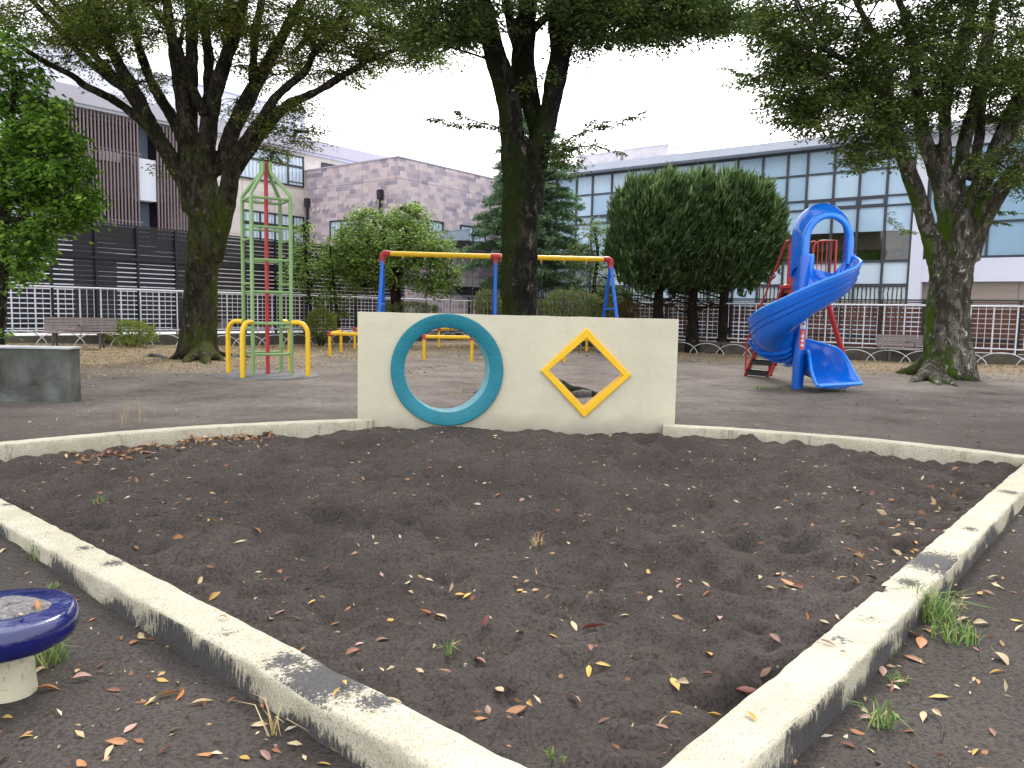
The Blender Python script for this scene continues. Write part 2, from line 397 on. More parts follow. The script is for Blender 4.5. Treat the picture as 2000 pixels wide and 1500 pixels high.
def soil(name, dark, light, far=True):
    q = NT(name)
    n1 = q.noise(.9, 5); n2 = q.noise(60, 6, rough=.75); n3 = q.noise(170, 4, rough=.85)
    c = q.ramp(n1, [(.3, dark), (.7, light)])
    c = q.mix(q.ramp(n2, [(.38, .75), (.54, 0.)]), c, tuple(np.array(dark) * .38))
    c = q.mix(q.ramp(n3, [(.57, 0.), (.68, .65)]), c, tuple(np.array(light) * 2.0))
    vo = q.n('ShaderNodeTexVoronoi'); vo.inputs['Scale'].default_value = 30; q.l(q.obj, vo.inputs['Vector'])
    vs = q.n('ShaderNodeTexWhiteNoise'); q.l(vo.outputs['Position'], vs.inputs['Vector'])
    pb = q.math('MULTIPLY', q.math('LESS_THAN', vo.outputs['Distance'], .16), q.math('GREATER_THAN', vs.outputs['Value'], .975))
    c = q.mix(q.math('MULTIPLY', pb, .8), c, (.5, .46, .42))
    if far:
        sx = q.sep(q.obj); y = sx[1]; x = sx[0]
        # compacted lighter earth beyond the sandbox; straw litter towards the fences
        wob = q.math('MULTIPLY', q.math('SUBTRACT', q.noise(.35, 4), .5), 7.)
        f1 = q.math('DIVIDE', q.math('SUBTRACT', q.math('ADD', y, wob), 6.5), 5., clamp=True)
        packed = q.mix(q.ramp(q.math('ADD', q.math('MULTIPLY', q.noise(.8, 6, rough=.7), .6), q.math('MULTIPLY', q.noise(7, 6, rough=.75), .4)), [(.38, 0.), (.62, 1.)]), (.135, .112, .099), (.30, .262, .235))
        packed = q.mix(q.ramp(n2, [(.36, .4), (.55, 0.)]), packed, (.07, .06, .055))
        c = q.mix(f1, c, packed)
        stw = q.mix(q.ramp(q.noise(22, 6, rough=.75), [(.35, 0.), (.65, 1.)]), (.13, .10, .07), (.40, .315, .20))
        # distance to the two fence lines
        dl = q.math('ADD', q.dot(q.obj, tuple(V)), 24.19)
        dr = q.math('SUBTRACT', 26.87, q.dot(q.obj, tuple(U)))
        dm = q.math('MINIMUM', q.math('MULTIPLY', dl, .56), dr)
        f2 = q.math('DIVIDE', q.math('SUBTRACT', q.math('ADD', 5.4, q.math('MULTIPLY', wob, .7)), dm), 2.2, clamp=True)
        f2 = q.math('MULTIPLY', f2, q.ramp(q.noise(2.2, 6, rough=.7), [(.36, .25), (.54, .95)]))
        c = q.mix(f2, c, stw)
    q.col(c)
    q.rough(.95); q.b.inputs['Specular IOR Level'].default_value = .07
    b1 = q.bump(q.noise(11, 5, rough=.6), .6, .05); b2 = q.bump(n2, 1., .028, b1); q.bump(n3, .9, .012, b2)
    return q.m
MT['soil'] = soil('park_soil', (.10, .085, .077), (.165, .143, .131))
MT['sand'] = soil('black_sand', (.098, .081, .073), (.155, .131, .119), far=False)

xs = lines(-6.2, 6.2, .06, -260, 260); ys = lines(1.0, 9.6, .06, -14, 420)
def zground(X, Y):
    z = gzn(X, Y); return np.where(inpoly(X, Y), z - .16, z)
v, qd = grid(xs, ys, zground)
g = npmesh('ground', v, qd, MT['soil'], smooth=True); tag(g, kind='structure')

def zsand(X, Y):
    z = .012 - .012 * (Y - 2) + .03 * sst(1.5, 4.5, X) * sst(9, 5, Y) - .03 * sst(-1.5, -4.5, X)
    z = z + .03 * fbm(X, Y, 1.1, 2, 21) + .105 * fbm(X + .15 * vn(X * 3, Y * 3, 5), Y, 2.6, 2, 33) + .120 * np.abs(fbm(X, Y * 1.3, 5.2, 2, 50)) + .036 * fbm(X, Y, 13., 2, 55)
    z = z * (1 - .45 * sst(7.4, 8.6, Y))
    # footprint dents
    for (cx, cy) in FOOT:
        d = ((X - cx) / .13) ** 2 + ((Y - cy) / .09) ** 2
        z = z - .065 * np.exp(-d) + .026 * np.exp(-(np.sqrt(d) - 1.7) ** 2 * 3)
    z = z + .05 * np.exp(-((Y - 8.75) / .28) ** 2) * (.5 + 1.2 * vn(X * 1.2, X * 0, 77))
    return np.maximum(z, -.06)
rr = random.Random(3)
FOOT = [(rr.uniform(-4, 4), rr.uniform(2.4, 8.6)) for _ in range(210)] + [tuple(gp(x, y, 0)[:2]) for x, y in ((580, 865), (1700, 900), (1870, 930), (200, 1010), (180, 1045), (450, 870), (1240, 860), (530, 890))]
xs = np.arange(-5.1, 5.1, .028); ys = np.arange(1.75, 9.0, .028)
X, Y = np.meshgrid(xs, ys); v = np.stack([X, Y, zsand(X, Y)], -1).reshape(-1, 3)
n_, k_ = X.shape; idx = np.arange(n_ * k_).reshape(n_, k_)
qd = np.stack([idx[:-1, :-1], idx[:-1, 1:], idx[1:, 1:], idx[1:, :-1]], -1).reshape(-1, 4)
cc = v[qd].mean(1); qd = qd[inpoly(cc[:, 0], cc[:, 1])]
used = np.unique(qd); mp = np.zeros(len(v), int); mp[used] = np.arange(len(used))
sd_ = npmesh('sand', v[used], mp[qd], MT['sand'], smooth=True); tag(sd_, kind='structure')
def sz1(x, y):
    if inpoly(np.array([x]), np.array([y]))[0]: return float(zsand(np.array([x]), np.array([y]))[0])
    return float(gzn(np.array([x]), np.array([y]))[0])

m_ = MB(); m_.uv(28.0, 120, -80, 60, .1, .30); o = m_.build('paved_yard', MT['paving']); tag(o, kind='structure')
m_ = MB(); m_.uv(-30, 27.99, -80, -25.5, .1, .34); o = m_.build('side_yard', MT['paving']); tag(o, kind='structure')

# ================================================================== SANDBOX KERB
def kerbmat():
    q = NT('kerb_paint')
    g = q.n('ShaderNodeNewGeometry'); nz = q.sep(g.outputs['Normal'])[2]; pz = q.sep(q.obj)[2]
    fine = q.noise(55, 8, rough=.8); mid = q.noise(9, 5); speck = q.noise(130, 4, rough=.8)
    cream = q.ramp(q.noise(5, 5), [(.3, (.44, .40, .30)), (.7, (.57, .53, .42))])
    cream = q.mix(q.ramp(speck, [(.42, .8), (.50, 0.)]), cream, (.22, .19, .14))
    cream = q.mix(q.ramp(q.noise(1.7, 4), [(.5, 0.), (.7, .35)]), cream, (.36, .33, .25))
    cream = q.mix(q.ramp(q.noise(22, 7, rough=.8), [(.56, 0.), (.66, .55)]), cream, (.16, .13, .10))
    black = q.ramp(speck, [(.3, (.018, .018, .024)), (.7, (.07, .065, .07))])
    tot = None
    for (px, py, r, st) in ((640, 1325, .22, 1.), (560, 1290, .13, .75), (735, 1370, .12, .7), (165, 1070, .09, .6), (225, 1100, .11, .62), (440, 1235, .12, .4),
                            (1830, 1100, .26, 1.), (1895, 1034, .10, .62), (1970, 962, .15, .62), (1640, 1250, .14, .36), (1700, 1210, .12, .32), (1775, 1140, .10, .8), (20, 985, .1, .6)):
        p = gp(px, py, .12); d = q.n('ShaderNodeVectorMath', operation='DISTANCE'); q.l(q.obj, d.inputs[0]); d.inputs[1].default_value = tuple(p)
        k = q.math('SUBTRACT', st, q.math('DIVIDE', d.outputs['Value'], r)); tot = k if tot is None else q.math('MAXIMUM', tot, k)
    tot = q.math('MAXIMUM', tot, -.4)
    t1 = q.math('ADD', q.math('MULTIPLY', tot, 1.1), q.math('MULTIPLY', q.math('SUBTRACT', fine, .5), 3.6))
    topm = q.ramp(t1, [(.16, 0.), (.40, .95)])
    rnd = q.ramp(q.math('ADD', fine, q.math('MULTIPLY', mid, .35)), [(.37, .85), (.455, 0.)])
    topm = q.math('MAXIMUM', topm, q.math('MULTIPLY', rnd, .7))
    # flaked side face: stains climb from the soil line, streaked
    edge = q.math('ADD', q.math('MULTIPLY', q.math('SUBTRACT', .084, pz), 9.), q.math('MULTIPLY', q.math('SUBTRACT', q.noise(2.1, 3), .52), 4.6))
    st = q.noise(70, 7, mp=(1, 1, .22), rough=.8)
    edge = q.math('ADD', edge, q.math('MULTIPLY', q.math('SUBTRACT', st, .5), 3.0))
    nearm = q.math('LESS_THAN', q.sep(q.obj)[1], 5.4)
    sidem = q.math('MULTIPLY', q.ramp(edge, [(.10, 0.), (.38, .95)]), nearm)
    streak = q.math('MULTIPLY', q.ramp(q.noise(9, 6, mp=(1, 1, .08), rough=.7), [(.58, 0.), (.66, .5)]), q.math('SUBTRACT', 1., nearm))
    sidem = q.math('MAXIMUM', sidem, streak)
    top = q.math('GREATER_THAN', nz, .6)
    mask = q.math('ADD', q.math('MULTIPLY', topm, top), q.math('MULTIPLY', sidem, q.math('SUBTRACT', 1., top)))
    c = q.mix(mask, cream, black); q.col(c); q.rough(.8); q.b.inputs['Specular IOR Level'].default_value = .3
    b = q.bump(fine, .5, .012); q.bump(q.math('SUBTRACT', 1., mask), .6, .004, b)
    return q.m
MT['kerb'] = kerbmat()
kb = thing('sandbox_kerb', (0, 0, 0), 'long low cream painted concrete kerb with flaking black patches around the sandpit', 'kerb')
def kerb(path, side, dz=0., w=.19, top=.12):
    """path = inner edge; side=+1 builds to the left of travel"""
    P = [np.array(p, float) for p in path]; D = []
    pts = []
    for i in range(len(P) - 1):
        n = max(2, int(np.linalg.norm(P[i + 1] - P[i]) / .022))
        for k in range(n): pts.append(P[i] + (P[i + 1] - P[i]) * k / n)
    pts.append(P[-1]); pts = np.array(pts)
    if len(P) > 2:   # round the bends
        for _ in range(60): pts[1:-1] = (pts[:-2] + pts[1:-1] * 2 + pts[2:]) / 4
    t = np.gradient(pts, axis=0); t /= np.linalg.norm(t, axis=1)[:, None]; nrm = np.stack([-t[:, 1], t[:, 0]], 1) * side
    prof = [(0, -.25), (0, .0), (.0, .06), (.001, top - .018), (.003, top - .008), (.009, top - .002), (.018, top), (w * .3, top), (w * .5, top + .001), (w * .7, top), (w - .022, top - .001), (w - .010, top - .005), (w - .003, top - .014), (w - .001, top - .028), (w, .07), (w, .03), (w, 0), (w, -.25)]
    V_ = []
    s = np.arange(len(pts)) * .022
    for j, (a, z) in enumerate(prof):
        e = .003 * fbm(s, s * 0 + j * .3, 3., 3, 60) + .006 * vn(s * 14, s * 0 + j * .9, 61)
        ez = .004 * fbm(s, s * 0, .8, 2, 70) + .003 * vn(s * 16, s * 0 + j * .6, 71) * (z > .05)
        if .08 < z < top - .0015: ez = ez - .016 * np.maximum(0, vn(s * 9, s * 0 + (a > w / 2) * 9, 73) - .12); aa_x = 1
        sgn = -1 if a < w / 2 else 1
        aa = a + sgn * e * (1.6 if .05 < z < top - .001 else 1)
        V_.append(np.concatenate([pts + nrm * aa[:, None], (z + ez + dz)[:, None]], 1))
    V_ = np.stack(V_, 1); n, k = V_.shape[:2]; idx = np.arange(n * k).reshape(n, k)
    q = np.stack([idx[:-1, :-1], idx[:-1, 1:], idx[1:, 1:], idx[1:, :-1]], -1).reshape(-1, 4)
    if side > 0: q = q[:, ::-1]
    return npmesh('kerb_section', V_.reshape(-1, 3), q, MT['kerb'], kb, smooth=True)
kerb([(.25, 1.905), (-1.48, 3.375), (-3.34, 4.935), (-5.02, 6.35)], 1)
kerb([(.22, 1.83), (1.28, 3.01), (3.03, 5.02), (4.56, 6.78), (4.98, 7.25)], -1, .003)
kerb([(-1.60, 8.76), (-2.35, 8.46), (-3.225, 8.0), (-3.95, 7.40), (-4.586, 6.78), (-5.1, 6.2)], -1, -.004)
kerb([(1.75, 8.78), (2.3, 8.66), (2.868, 8.47), (3.808, 8.03), (4.45, 7.55), (5.05, 7.0)], 1, -.004)

# ================================================================== PLAY WALL
def wallmat():
    q = NT('cream_wall_paint')
    c = q.ramp(q.noise(.9, 5), [(.3, (.50, .462, .345)), (.7, (.585, .545, .415))])
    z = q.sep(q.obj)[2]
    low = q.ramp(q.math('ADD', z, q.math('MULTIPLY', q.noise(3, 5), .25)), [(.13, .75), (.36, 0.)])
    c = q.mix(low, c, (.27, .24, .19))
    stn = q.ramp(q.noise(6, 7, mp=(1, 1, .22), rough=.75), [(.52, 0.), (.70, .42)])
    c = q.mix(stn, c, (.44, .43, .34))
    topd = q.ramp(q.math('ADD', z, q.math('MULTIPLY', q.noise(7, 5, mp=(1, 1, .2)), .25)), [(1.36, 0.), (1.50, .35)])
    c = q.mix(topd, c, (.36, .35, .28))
    ch = q.ramp(q.noise(17, 8, rough=.8), [(.685, 0.), (.70, .8)]); c = q.mix(ch, c, (.22, .2, .16))
    q.col(c); q.rough(.6); b = q.bump(q.noise(3, 6), .35, .05); q.bump(q.noise(60, 5, rough=.7), .22, .008, b)
    return q.m
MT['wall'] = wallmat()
pw = thing('play_wall', (.07, 8.84, 0), 'low cream concrete play wall with a teal round opening and a yellow diamond opening', 'wall')
A = np.array([-1.775, 8.80, 0]); B = np.array([1.905, 8.885, 0]); ex = (B - A) / np.linalg.norm(B - A); en = np.array([-ex[1], ex[0], 0]); LW = np.linalg.norm(B - A)
def onwall(px, py, off=0.):
    d = ray(px, py); p0 = A + en * off; t = ((p0 - O) @ en) / (d @ en); p = O + d * t; return np.array([(p - A) @ ex, p[2]])
def W(s, z, off=0.): return A + ex * s + Z * z + en * off
cR = onwall(873, 723, -.04); r_out = .645; r_in = .487
cR = cR + 0
dia_o = [onwall(*p, -.035) for p in ((1056, 724), (1146, 640), (1233, 733), (1141, 816))]
dia_i = [onwall(*p, -.035) for p in ((1071, 724), (1146, 660), (1218, 734), (1141, 798))]
TH = .20
def ringpts(c, r, n=72, wob=0.): return [np.array([c[0] + (r + (wob * random.uniform(-1, 1))) * math.cos(2 * PI * i / n), c[1] + (r + (wob * random.uniform(-1, 1))) * math.sin(2 * PI * i / n)]) for i in range(n)]
rm = (r_out + r_in) / 2; hole1 = ringpts(cR, rm); dm = [(a + b) / 2 for a, b in zip(dia_o, dia_i)]
outer = [np.array(p) for p in [(0, -.2)] + [(LW * i / 12, -.2) for i in range(1, 12)] + [(LW, -.2), (LW, 1.342)] + [(LW * (1 - i / 24), 1.342 + .012 * i / 24 + random.uniform(-.003, .003)) for i in range(1, 24)] + [(0, 1.355)]]
mb = MB(); loops = [outer, hole1[::-1], dm]
flat = [p for l in loops for p in l]; tri = tessellate_polygon([[Vector((p[0], p[1], 0)) for p in l] for l in loops])
nf = len(flat)
mb.add([W(p[0], p[1], 0) for p in flat] + [W(p[0], p[1], TH) for p in flat], [tuple(t) for t in tri] + [tuple(nf + i for i in t[::-1]) for t in tri])
b = 0; fs = []
for l in loops:
    k = len(l); fs += [(b + i, b + (i + 1) % k, nf + b + (i + 1) % k, nf + b + i) for i in range(k)]; b += k
mb.f += fs; mb.mi += [0] * len(fs)
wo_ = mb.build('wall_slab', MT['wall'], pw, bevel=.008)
# teal ring: concrete pipe set through the wall
mb = MB(); n = 96
def loop(c, r, off, sh=0.): return [W(c[0] + sh + r * math.cos(2 * PI * i / n), c[1] + r * math.sin(2 * PI * i / n), off) for i in range(n)]
seq = [(r_out - .03, .02, 0), (r_out, -.012, 0), (r_out, -.035, 0), (r_out - .008, -.045, 0), (r_in + .008, -.045, 0), (r_in, -.037, 0)]
vs = [p for r, o_, sh in seq for p in loop(cR, r, o_, sh)]
mb.add(vs, [(i * n + j, (i + 1) * n + j, (i + 1) * n + (j + 1) % n, i * n + (j + 1) % n) for i in range(len(seq) - 1) for j in range(n)])
ro = mb.build('round_rim', MT['teal'], pw, smooth=True)
mb = MB(); seq = [(r_in, -.037, 0), (r_in - .004, .1, -.02), (r_in - .008, TH + .03, -.05), (r_in + .03, TH + .045, -.05), (r_out - .02, TH + .045, -.04), (r_out - .02, TH - .02, -.03)]
vs = [p for r, o_, sh in seq for p in loop(cR, r, o_, sh)]
mb.add(vs, [(i * n + j, (i + 1) * n + j, (i + 1) * n + (j + 1) % n, i * n + (j + 1) % n) for i in range(len(seq) - 1) for j in range(n)])
mb.build('round_lining', MT['teal_in'], pw, smooth=True)
mb = MB()
di2 = [p + (np.mean(dia_i, 0) - p) * .012 + np.array([.018, 0]) for p in dia_i]
rows = [[W(*p, .02) for p in dia_o], [W(*p, -.03) for p in dia_o], [W(*(p + (np.mean(dia_o, 0) - p) * .012), -.04) for p in dia_o], [W(*p, -.04) for p in dia_i], [W(*p, -.028) for p in dia_i], [W(*p, TH + .03) for p in di2], [W(*(p + np.array([-.028, 0])), TH + .03) for p in dia_o], [W(*p, TH - .02) for p in dia_o]]
vs = [p for r in rows for p in r]
mb.add(vs, [(i * 4 + j, (i + 1) * 4 + j, (i + 1) * 4 + (j + 1) % 4, i * 4 + (j + 1) % 4) for i in range(len(rows) - 1) for j in range(4)])
mb.build('diamond_rim', MT['yellow'], pw, bevel=.006)

# ================================================================== STOOL AND CONCRETE BLOCK
c = gp(6, 1352, 0); topz = at(6, 1192, c[1])[2]
sdt = at(152, 1195, c[1]); Rr = abs(sdt[0] - c[0]) * .88
st = thing('round_stool', (c[0], c[1], 0), 'round stool with glossy dark blue seat on a flaking cream concrete pedestal', 'stool')
q = NT('cobalt_enamel'); q.col(q.mix(q.ramp(q.noise(8, 6, mp=(1, 1, .3)), [(.45, 0.), (.7, .5)]), (.002, .007, .10), (.002, .004, .045))); q.rough(q.ramp(q.noise(14, 5), [(.35, .10), (.7, .35)])); q.b.inputs['Coat Weight'].default_value = .5; q.bump(q.noise(9, 4), .35, .02); MT['cobalt'] = q.m
mb = MB(); Rr = float(Rr); t = topz
mb.lathe(c, [(Rr * .4, t - .115), (Rr * .88, t - .112), (Rr * .96, t - .098), (Rr, t - .075), (Rr * 1.003, t - .045), (Rr * .985, t - .020), (Rr * .95, t - .006), (Rr * .90, t - .001), (Rr * .5, t), (.02, t)], 64)
so_ = mb.build('seat', MT['cobalt'], st, smooth=True)
mb = MB(); pr = []
for i in range(12):
    z = -.1 + i * (t - .02) / 11; pr.append((.098 + .018 * (1 - i / 11) ** 2 + random.uniform(-.002, .002), z))
mb.lathe(c, pr, 40)
q = NT('pedestal_paint'); cr = q.ramp(q.noise(5, 5), [(.3, (.46, .42, .30)), (.7, (.62, .58, .43))]); f = q.noise(30, 8, rough=.8, mp=(1, 1, .6)); q.col(q.mix(q.ramp(f, [(.36, .9), (.43, 0.)]), cr, (.06, .055, .05))); q.rough(.85); q.bump(f, .6, .01)
mb.build('pedestal', q.m, st, smooth=True)
vv = []; qq = []
mb = MB(); nn = 30
cs = at(22, 1185, c[1] + .02); cs[2] = t + .001
rings = [(0, .014), (.3, .016), (.6, .013), (.85, .009), (1., .0005)]
vs = []
for r_, z_ in rings:
    for j in range(nn):
        a = 2 * PI * j / nn; k = 1 + .12 * math.sin(3 * a + 1) + random.uniform(-.05, .05)
        vs.append((cs[0] + Rr * .47 * r_ * k * math.cos(a), cs[1] + Rr * .47 * r_ * k * math.sin(a), t + z_ + random.uniform(0, .003) * (r_ < 1)))
mb.add(vs, [(i * nn + j, i * nn + (j + 1) % nn, (i + 1) * nn + (j + 1) % nn, (i + 1) * nn + j) for i in range(4) for j in range(nn)])
o = mb.build('sand_pile', simple('gritty_sand', (.16, .15, .155), .95, .5, 60, 1., 90, spec=.1), smooth=True, org=(cs[0], cs[1], t)); tag(o, 'thin patch of dark sand lying on the blue stool seat', 'sand patch')

q = NT('mossy_concrete'); n1 = q.noise(1.1, 6, rough=.6, dist=.3); cz = q.ramp(n1, [(.42, (.035, .037, .03)), (.54, (.085, .09, .08)), (.70, (.20, .205, .195))]); f = q.noise(30, 7, rough=.8)
zz = q.sep(q.obj)[2]; cz = q.mix(q.ramp(q.math('ADD', zz, q.math('MULTIPLY', n1, .3)), [(.80, 0.), (.95, .75)]), cz, (.035, .05, .025)); cz = q.mix(q.ramp(f, [(.64, 0.), (.70, .6)]), cz, (.5, .5, .48)); q.col(cz); q.rough(.85); q.bump(f, .5, .01); MT['block'] = q.m
pB = gp(139, 786, 0); topzb = at(139, 679, pB[1])[2]
tl = thing('concrete_block', (pB[0] - 1.0, pB[1] + .2, 0), 'mossy grey concrete slab block standing beyond the left kerb', 'concrete block')
mb = MB(); a_ = R(2); ax = (np.array([math.cos(a_), math.sin(a_), 0]), np.array([-math.sin(a_), math.cos(a_), 0]), Z)
mb.box(pB - ax[0] * 1.2 + ax[1] * .14 + Z * (topzb / 2 - .06), (2.4, .28, topzb + .08), ax); mb.build('block_body', MT['block'], tl, bevel=.012)
mb = MB(); mb.box(pB - ax[0] * 1.2 + ax[1] * .14 + Z * (topzb - .012), (2.43, .31, .03), ax); mb.build('block_cap', simple('pale_cement', (.40, .41, .42), .8, .2, 4, .4, 30), tl, bevel=.006)  # thin slab in a paler cement tone along the block's top

# ================================================================== CLIMBING TOWER
tc = gp(523, 733.5); cx, cy = tc[0], tc[1]
tw = thing('climbing_tower', (cx, cy, 0), 'tall pale green climbing frame with ladder rungs, red centre pole and yellow bent legs', 'climbing frame')
dLR = np.array([.515, -.12, 0]); dFB = np.array([.12, .515, 0])
C0 = np.array([cx, cy, 0]); cor = {'l': C0 - dLR, 'r': C0 + dLR, 'f': C0 - dFB, 'b': C0 + dFB}
zt = 3.55
for k, p in cor.items():
    d = (p - C0); d = d / np.linalg.norm(d)
    pts = [p + Z * -.05, p + Z * (zt - .02), p + Z * (zt + .03) - d * .03, C0 + d * .13 + Z * 3.98, C0 + d * .105 + Z * 4.03, C0 + d * .10 + Z * 4.2]
    mb = MB().tube(pts, .038, 12); mb.build('post', MT['green_metal'], tw, smooth=True)
    q0 = p + d * .02; rr_ = .20
    pts = [q0 + Z * 1.08]
    e = d * .36
    for i in range(8): a = PI / 2 * i / 7; pts.append(p + d * (.16 + .2 * math.sin(a)) + Z * (1.08 - .24 * (1 - math.cos(a)) - .0))
    pts.append(p + e + Z * -.05)
    MB().tube(pts, .047, 12).build('support_leg', MT['yellow_metal'], tw, smooth=True)
MB().tube([C0 + Z * -.05, C0 + Z * 4.215], .040, 12).build('centre_pole', MT['red'], tw, smooth=True)
z1 = [2.92, 2.29, 1.67, 1.05, .45]; z2 = [2.69, 1.83, .96]
for a_, b_, zs in (('f', 'r', z1), ('l', 'b', z1), ('l', 'f', z2), ('b', 'r', z2)):
    for z in zs: MB().tube([cor[a_] + Z * z, cor[b_] + Z * z], .026, 8).build('rung', MT['green_metal'], tw, smooth=True)
    MB().tube([cor[a_] + Z * (zt - .08), cor[b_] + Z * (zt - .08)], .026, 8).build('top_rail', MT['green_metal'], tw, smooth=True)
mb = MB(); pr = [(1.02, -.05), (1.0, .012), (.95, .03), (.4, .036), (.02, .037)]; mb.lathe((cx, cy, 0), pr, 40)
mb.build('footing_slab', simple('footing_concrete', (.10, .095, .10), .8, .25, 3, .3, 20, dirt=(.06, .055, .05), dirt_amt=.7), tw, smooth=True)

# ================================================================== SWING SET
YA, YB = 24.3, 25.0; pa = at(748, 495, YA); pb = at(1192, 507, YB); zb = (pa[2] + pb[2]) / 2; pa[2] = pb[2] = zb
sw = thing('swing_frame', tuple(((pa + pb) / 2)[:2]) + (0,), 'tall swing frame with long yellow top bar, red joints and blue legs behind the wall', 'swing set')
ex_ = (pb - pa) / np.linalg.norm(pb - pa); ey_ = np.array([-ex_[1], ex_[0], 0])
MB().tube([pa, pb], .078, 16).build('top_bar', MT['yellow_metal'], sw, smooth=True)
pm_ = at(968, 501, (YA + YB) / 2); pm_ = pa + ex_ * ((pm_ - pa) @ ex_)
for i, p in enumerate((pa, pm_, pb)):
    sg = (1, 0, -1)[i]
    if sg:
        pts = [p + ex_ * .22 * sg, p + ex_ * .08 * sg]
        for k in range(6): a = PI / 2 * k / 5; pts.append(p + ex_ * sg * (.08 - .10 * math.sin(a)) - Z * .10 * (1 - math.cos(a)))
        pts.append(p - ex_ * sg * .02 - Z * .30)
        MB().tube(pts, .098, 14).build('corner_joint', MT['red'], sw, smooth=True)
        top = p - ex_ * sg * .02 - Z * .24
    else:
        mb = MB(); mb.tube([p - ex_ * .16, p + ex_ * .16], .098, 14); mb.tube([p, p - Z * .28], .085, 12); mb.build('middle_joint', MT['red'], sw, smooth=True); top = p - Z * .2
    for s_ in (-1, 1):
        ft = np.array([top[0], top[1], 0]) + ey_ * s_ * (1.75 if sg else .35) + ex_ * (-sg * .05)
        MB().tube([top + ey_ * s_ * .05, ft - Z * .05], .054, 12).build('leg', MT['swing_blue'], sw, smooth=True)
    if sg:
        k = .47; MB().tube([top + (np.array([top[0], top[1], 0]) - ey_ * 1.75 - top) * k, top + (np.array([top[0], top[1], 0]) + ey_ * 1.75 - top) * k], .03, 8).build('cross_bar', MT['swing_blue'], sw, smooth=True)
for px, zend in ((790, .9), (833, 1.2), (881, .8), (924, .8), (1061, .8), (1107, .8), (1152, 1.0)):
    p = at(px, 500, 24.6); s_ = (p - pa) @ ex_; p = pa + ex_ * s_ - Z * .06
    mb = MB(); mb.tube([p - ex_ * .03 + Z * .12, p - ex_ * .03 - Z * .12], .03, 8); mb.build('hanger', MT['yellow_metal'], sw)
    mb = MB(); z = p[2] - .1; k = 0
    while z > zend:
        ln = .30; mb.tube([(p[0], p[1], z), (p[0], p[1], z - ln + .05)], .012, 6)
        rg = [np.array([p[0], p[1], z - ln + .02]) + (ex_ * math.cos(a) + Z * math.sin(a)) * .028 for a in np.linspace(0, 2 * PI, 9)]; mb.tube(rg, .009, 5, False); z -= ln
    mb.box((p[0], p[1], p[2] - .12), (.07, .07, .14)); mb.build('chain', MT['dark_metal'], sw)

# low yellow guard rails round the swings
def guard(p0, p1, h, label, posts=2, ret=None):
    p0 = np.array([p0[0], p0[1], 0.]); p1 = np.array([p1[0], p1[1], 0.]); t = thing('guard_rail', p0, label, 'guard rail', 'yellow guard rails round the swings')
    MB().tube([p0 + Z * h, p1 + Z * h], .05, 12).build('rail', MT['yellow_metal'], t, smooth=True)
    pp = [p0 + (p1 - p0) * i / (posts - 1) for i in range(posts)]
    if ret is not None:
        rp = np.array([ret[0], ret[1], 0.]); MB().tube([p0 + Z * h, rp + Z * h], .05, 12).build('rail', MT['yellow_metal'], t, smooth=True); pp.append(rp)
    for p in pp:
        MB().tube([p - Z * .05, p + Z * (h - .03)], .046, 12).build('post', MT['yellow_metal'], t, smooth=True)
        MB().lathe(p + Z * (h - .075), [(.02, 0), (.062, .005), (.066, .1), (.055, .135), (.01, .142)], 12).build('joint', MT['red'], t, smooth=True)
guard(gp(644, 696), gp(700, 700) * 0 + gp(740, 699), .65, 'yellow low guard rail with red joints between the climbing frame and the cream wall', ret=gp(666, 688))
guard(gp(828, 704), gp(921, 706), .65, 'nearer yellow guard rail seen through the teal round opening')
guard(gp(1102, 707), gp(1195, 709), .65, 'nearer yellow guard rail seen through the yellow diamond opening')
guard(gp(693, 682), gp(765, 681), .68, 'far yellow guard rail just left of the cream wall edge')
guard(gp(857, 679), gp(932, 676), .68, 'far yellow guard rail seen high in the teal round opening')
guard(gp(1108, 684), gp(1183, 686), .68, 'far yellow guard rail seen at the top of the diamond opening', posts=3)

# ================================================================== SPIRAL SLIDE
PC = gp(1557, 760); PC[2] = 0; px0, py0 = PC[0], PC[1]
sld = thing('spiral_slide', (px0, py0, 0), 'bright blue plastic spiral slide with arched hood and red ladder', 'slide')
MB().tube([PC - Z * .05, PC + Z * 2.55], .11, 24).build('centre_column', MT['slide'], sld, smooth=True)
RO = .955
# th = clockwise progress from east, seen from above
PRO = [(.09, .30), (.10, .24), (.14, .12), (.22, .03), (.35, 0.), (.52, -.01), (.68, .02), (.80, .09), (.90, .20), (.965, .34), (.985, .44), (1.0, .47), (1.035, .47), (1.05, .45), (1.05, .40), (1.02, .33), (1.0, .22), (.965, .12), (.90, .00), (.80, -.09), (.66, -.14), (.45, -.14), (.25, -.10), (.14, -.02)]
zk = [(-20, 2.08), (0, 2.04), (25, 1.96), (60, 1.78), (90, 1.58), (135, 1.20), (180, .90), (225, .72), (270, .57), (310, .42), (335, .33)]
def zfl(a):
    xs_, ys_ = zip(*zk); return float(np.interp(a, xs_, ys_))
def sec(a, sc=1., hs=1.):
    th = -R(a); er = np.array([math.cos(th), math.sin(th), 0]); c = PC + Z * zfl(a)
    return [c + er * (r * RO * sc) + Z * h * hs for r, h in PRO]
secs = []
for a in np.arange(-14, 336, 4): 
    hsc = 1 if a > 12 else 1 + .1 * (12 - a) / 26
    secs.append(sec(a, 1 - .03 * sst(30, 200, a), hsc))
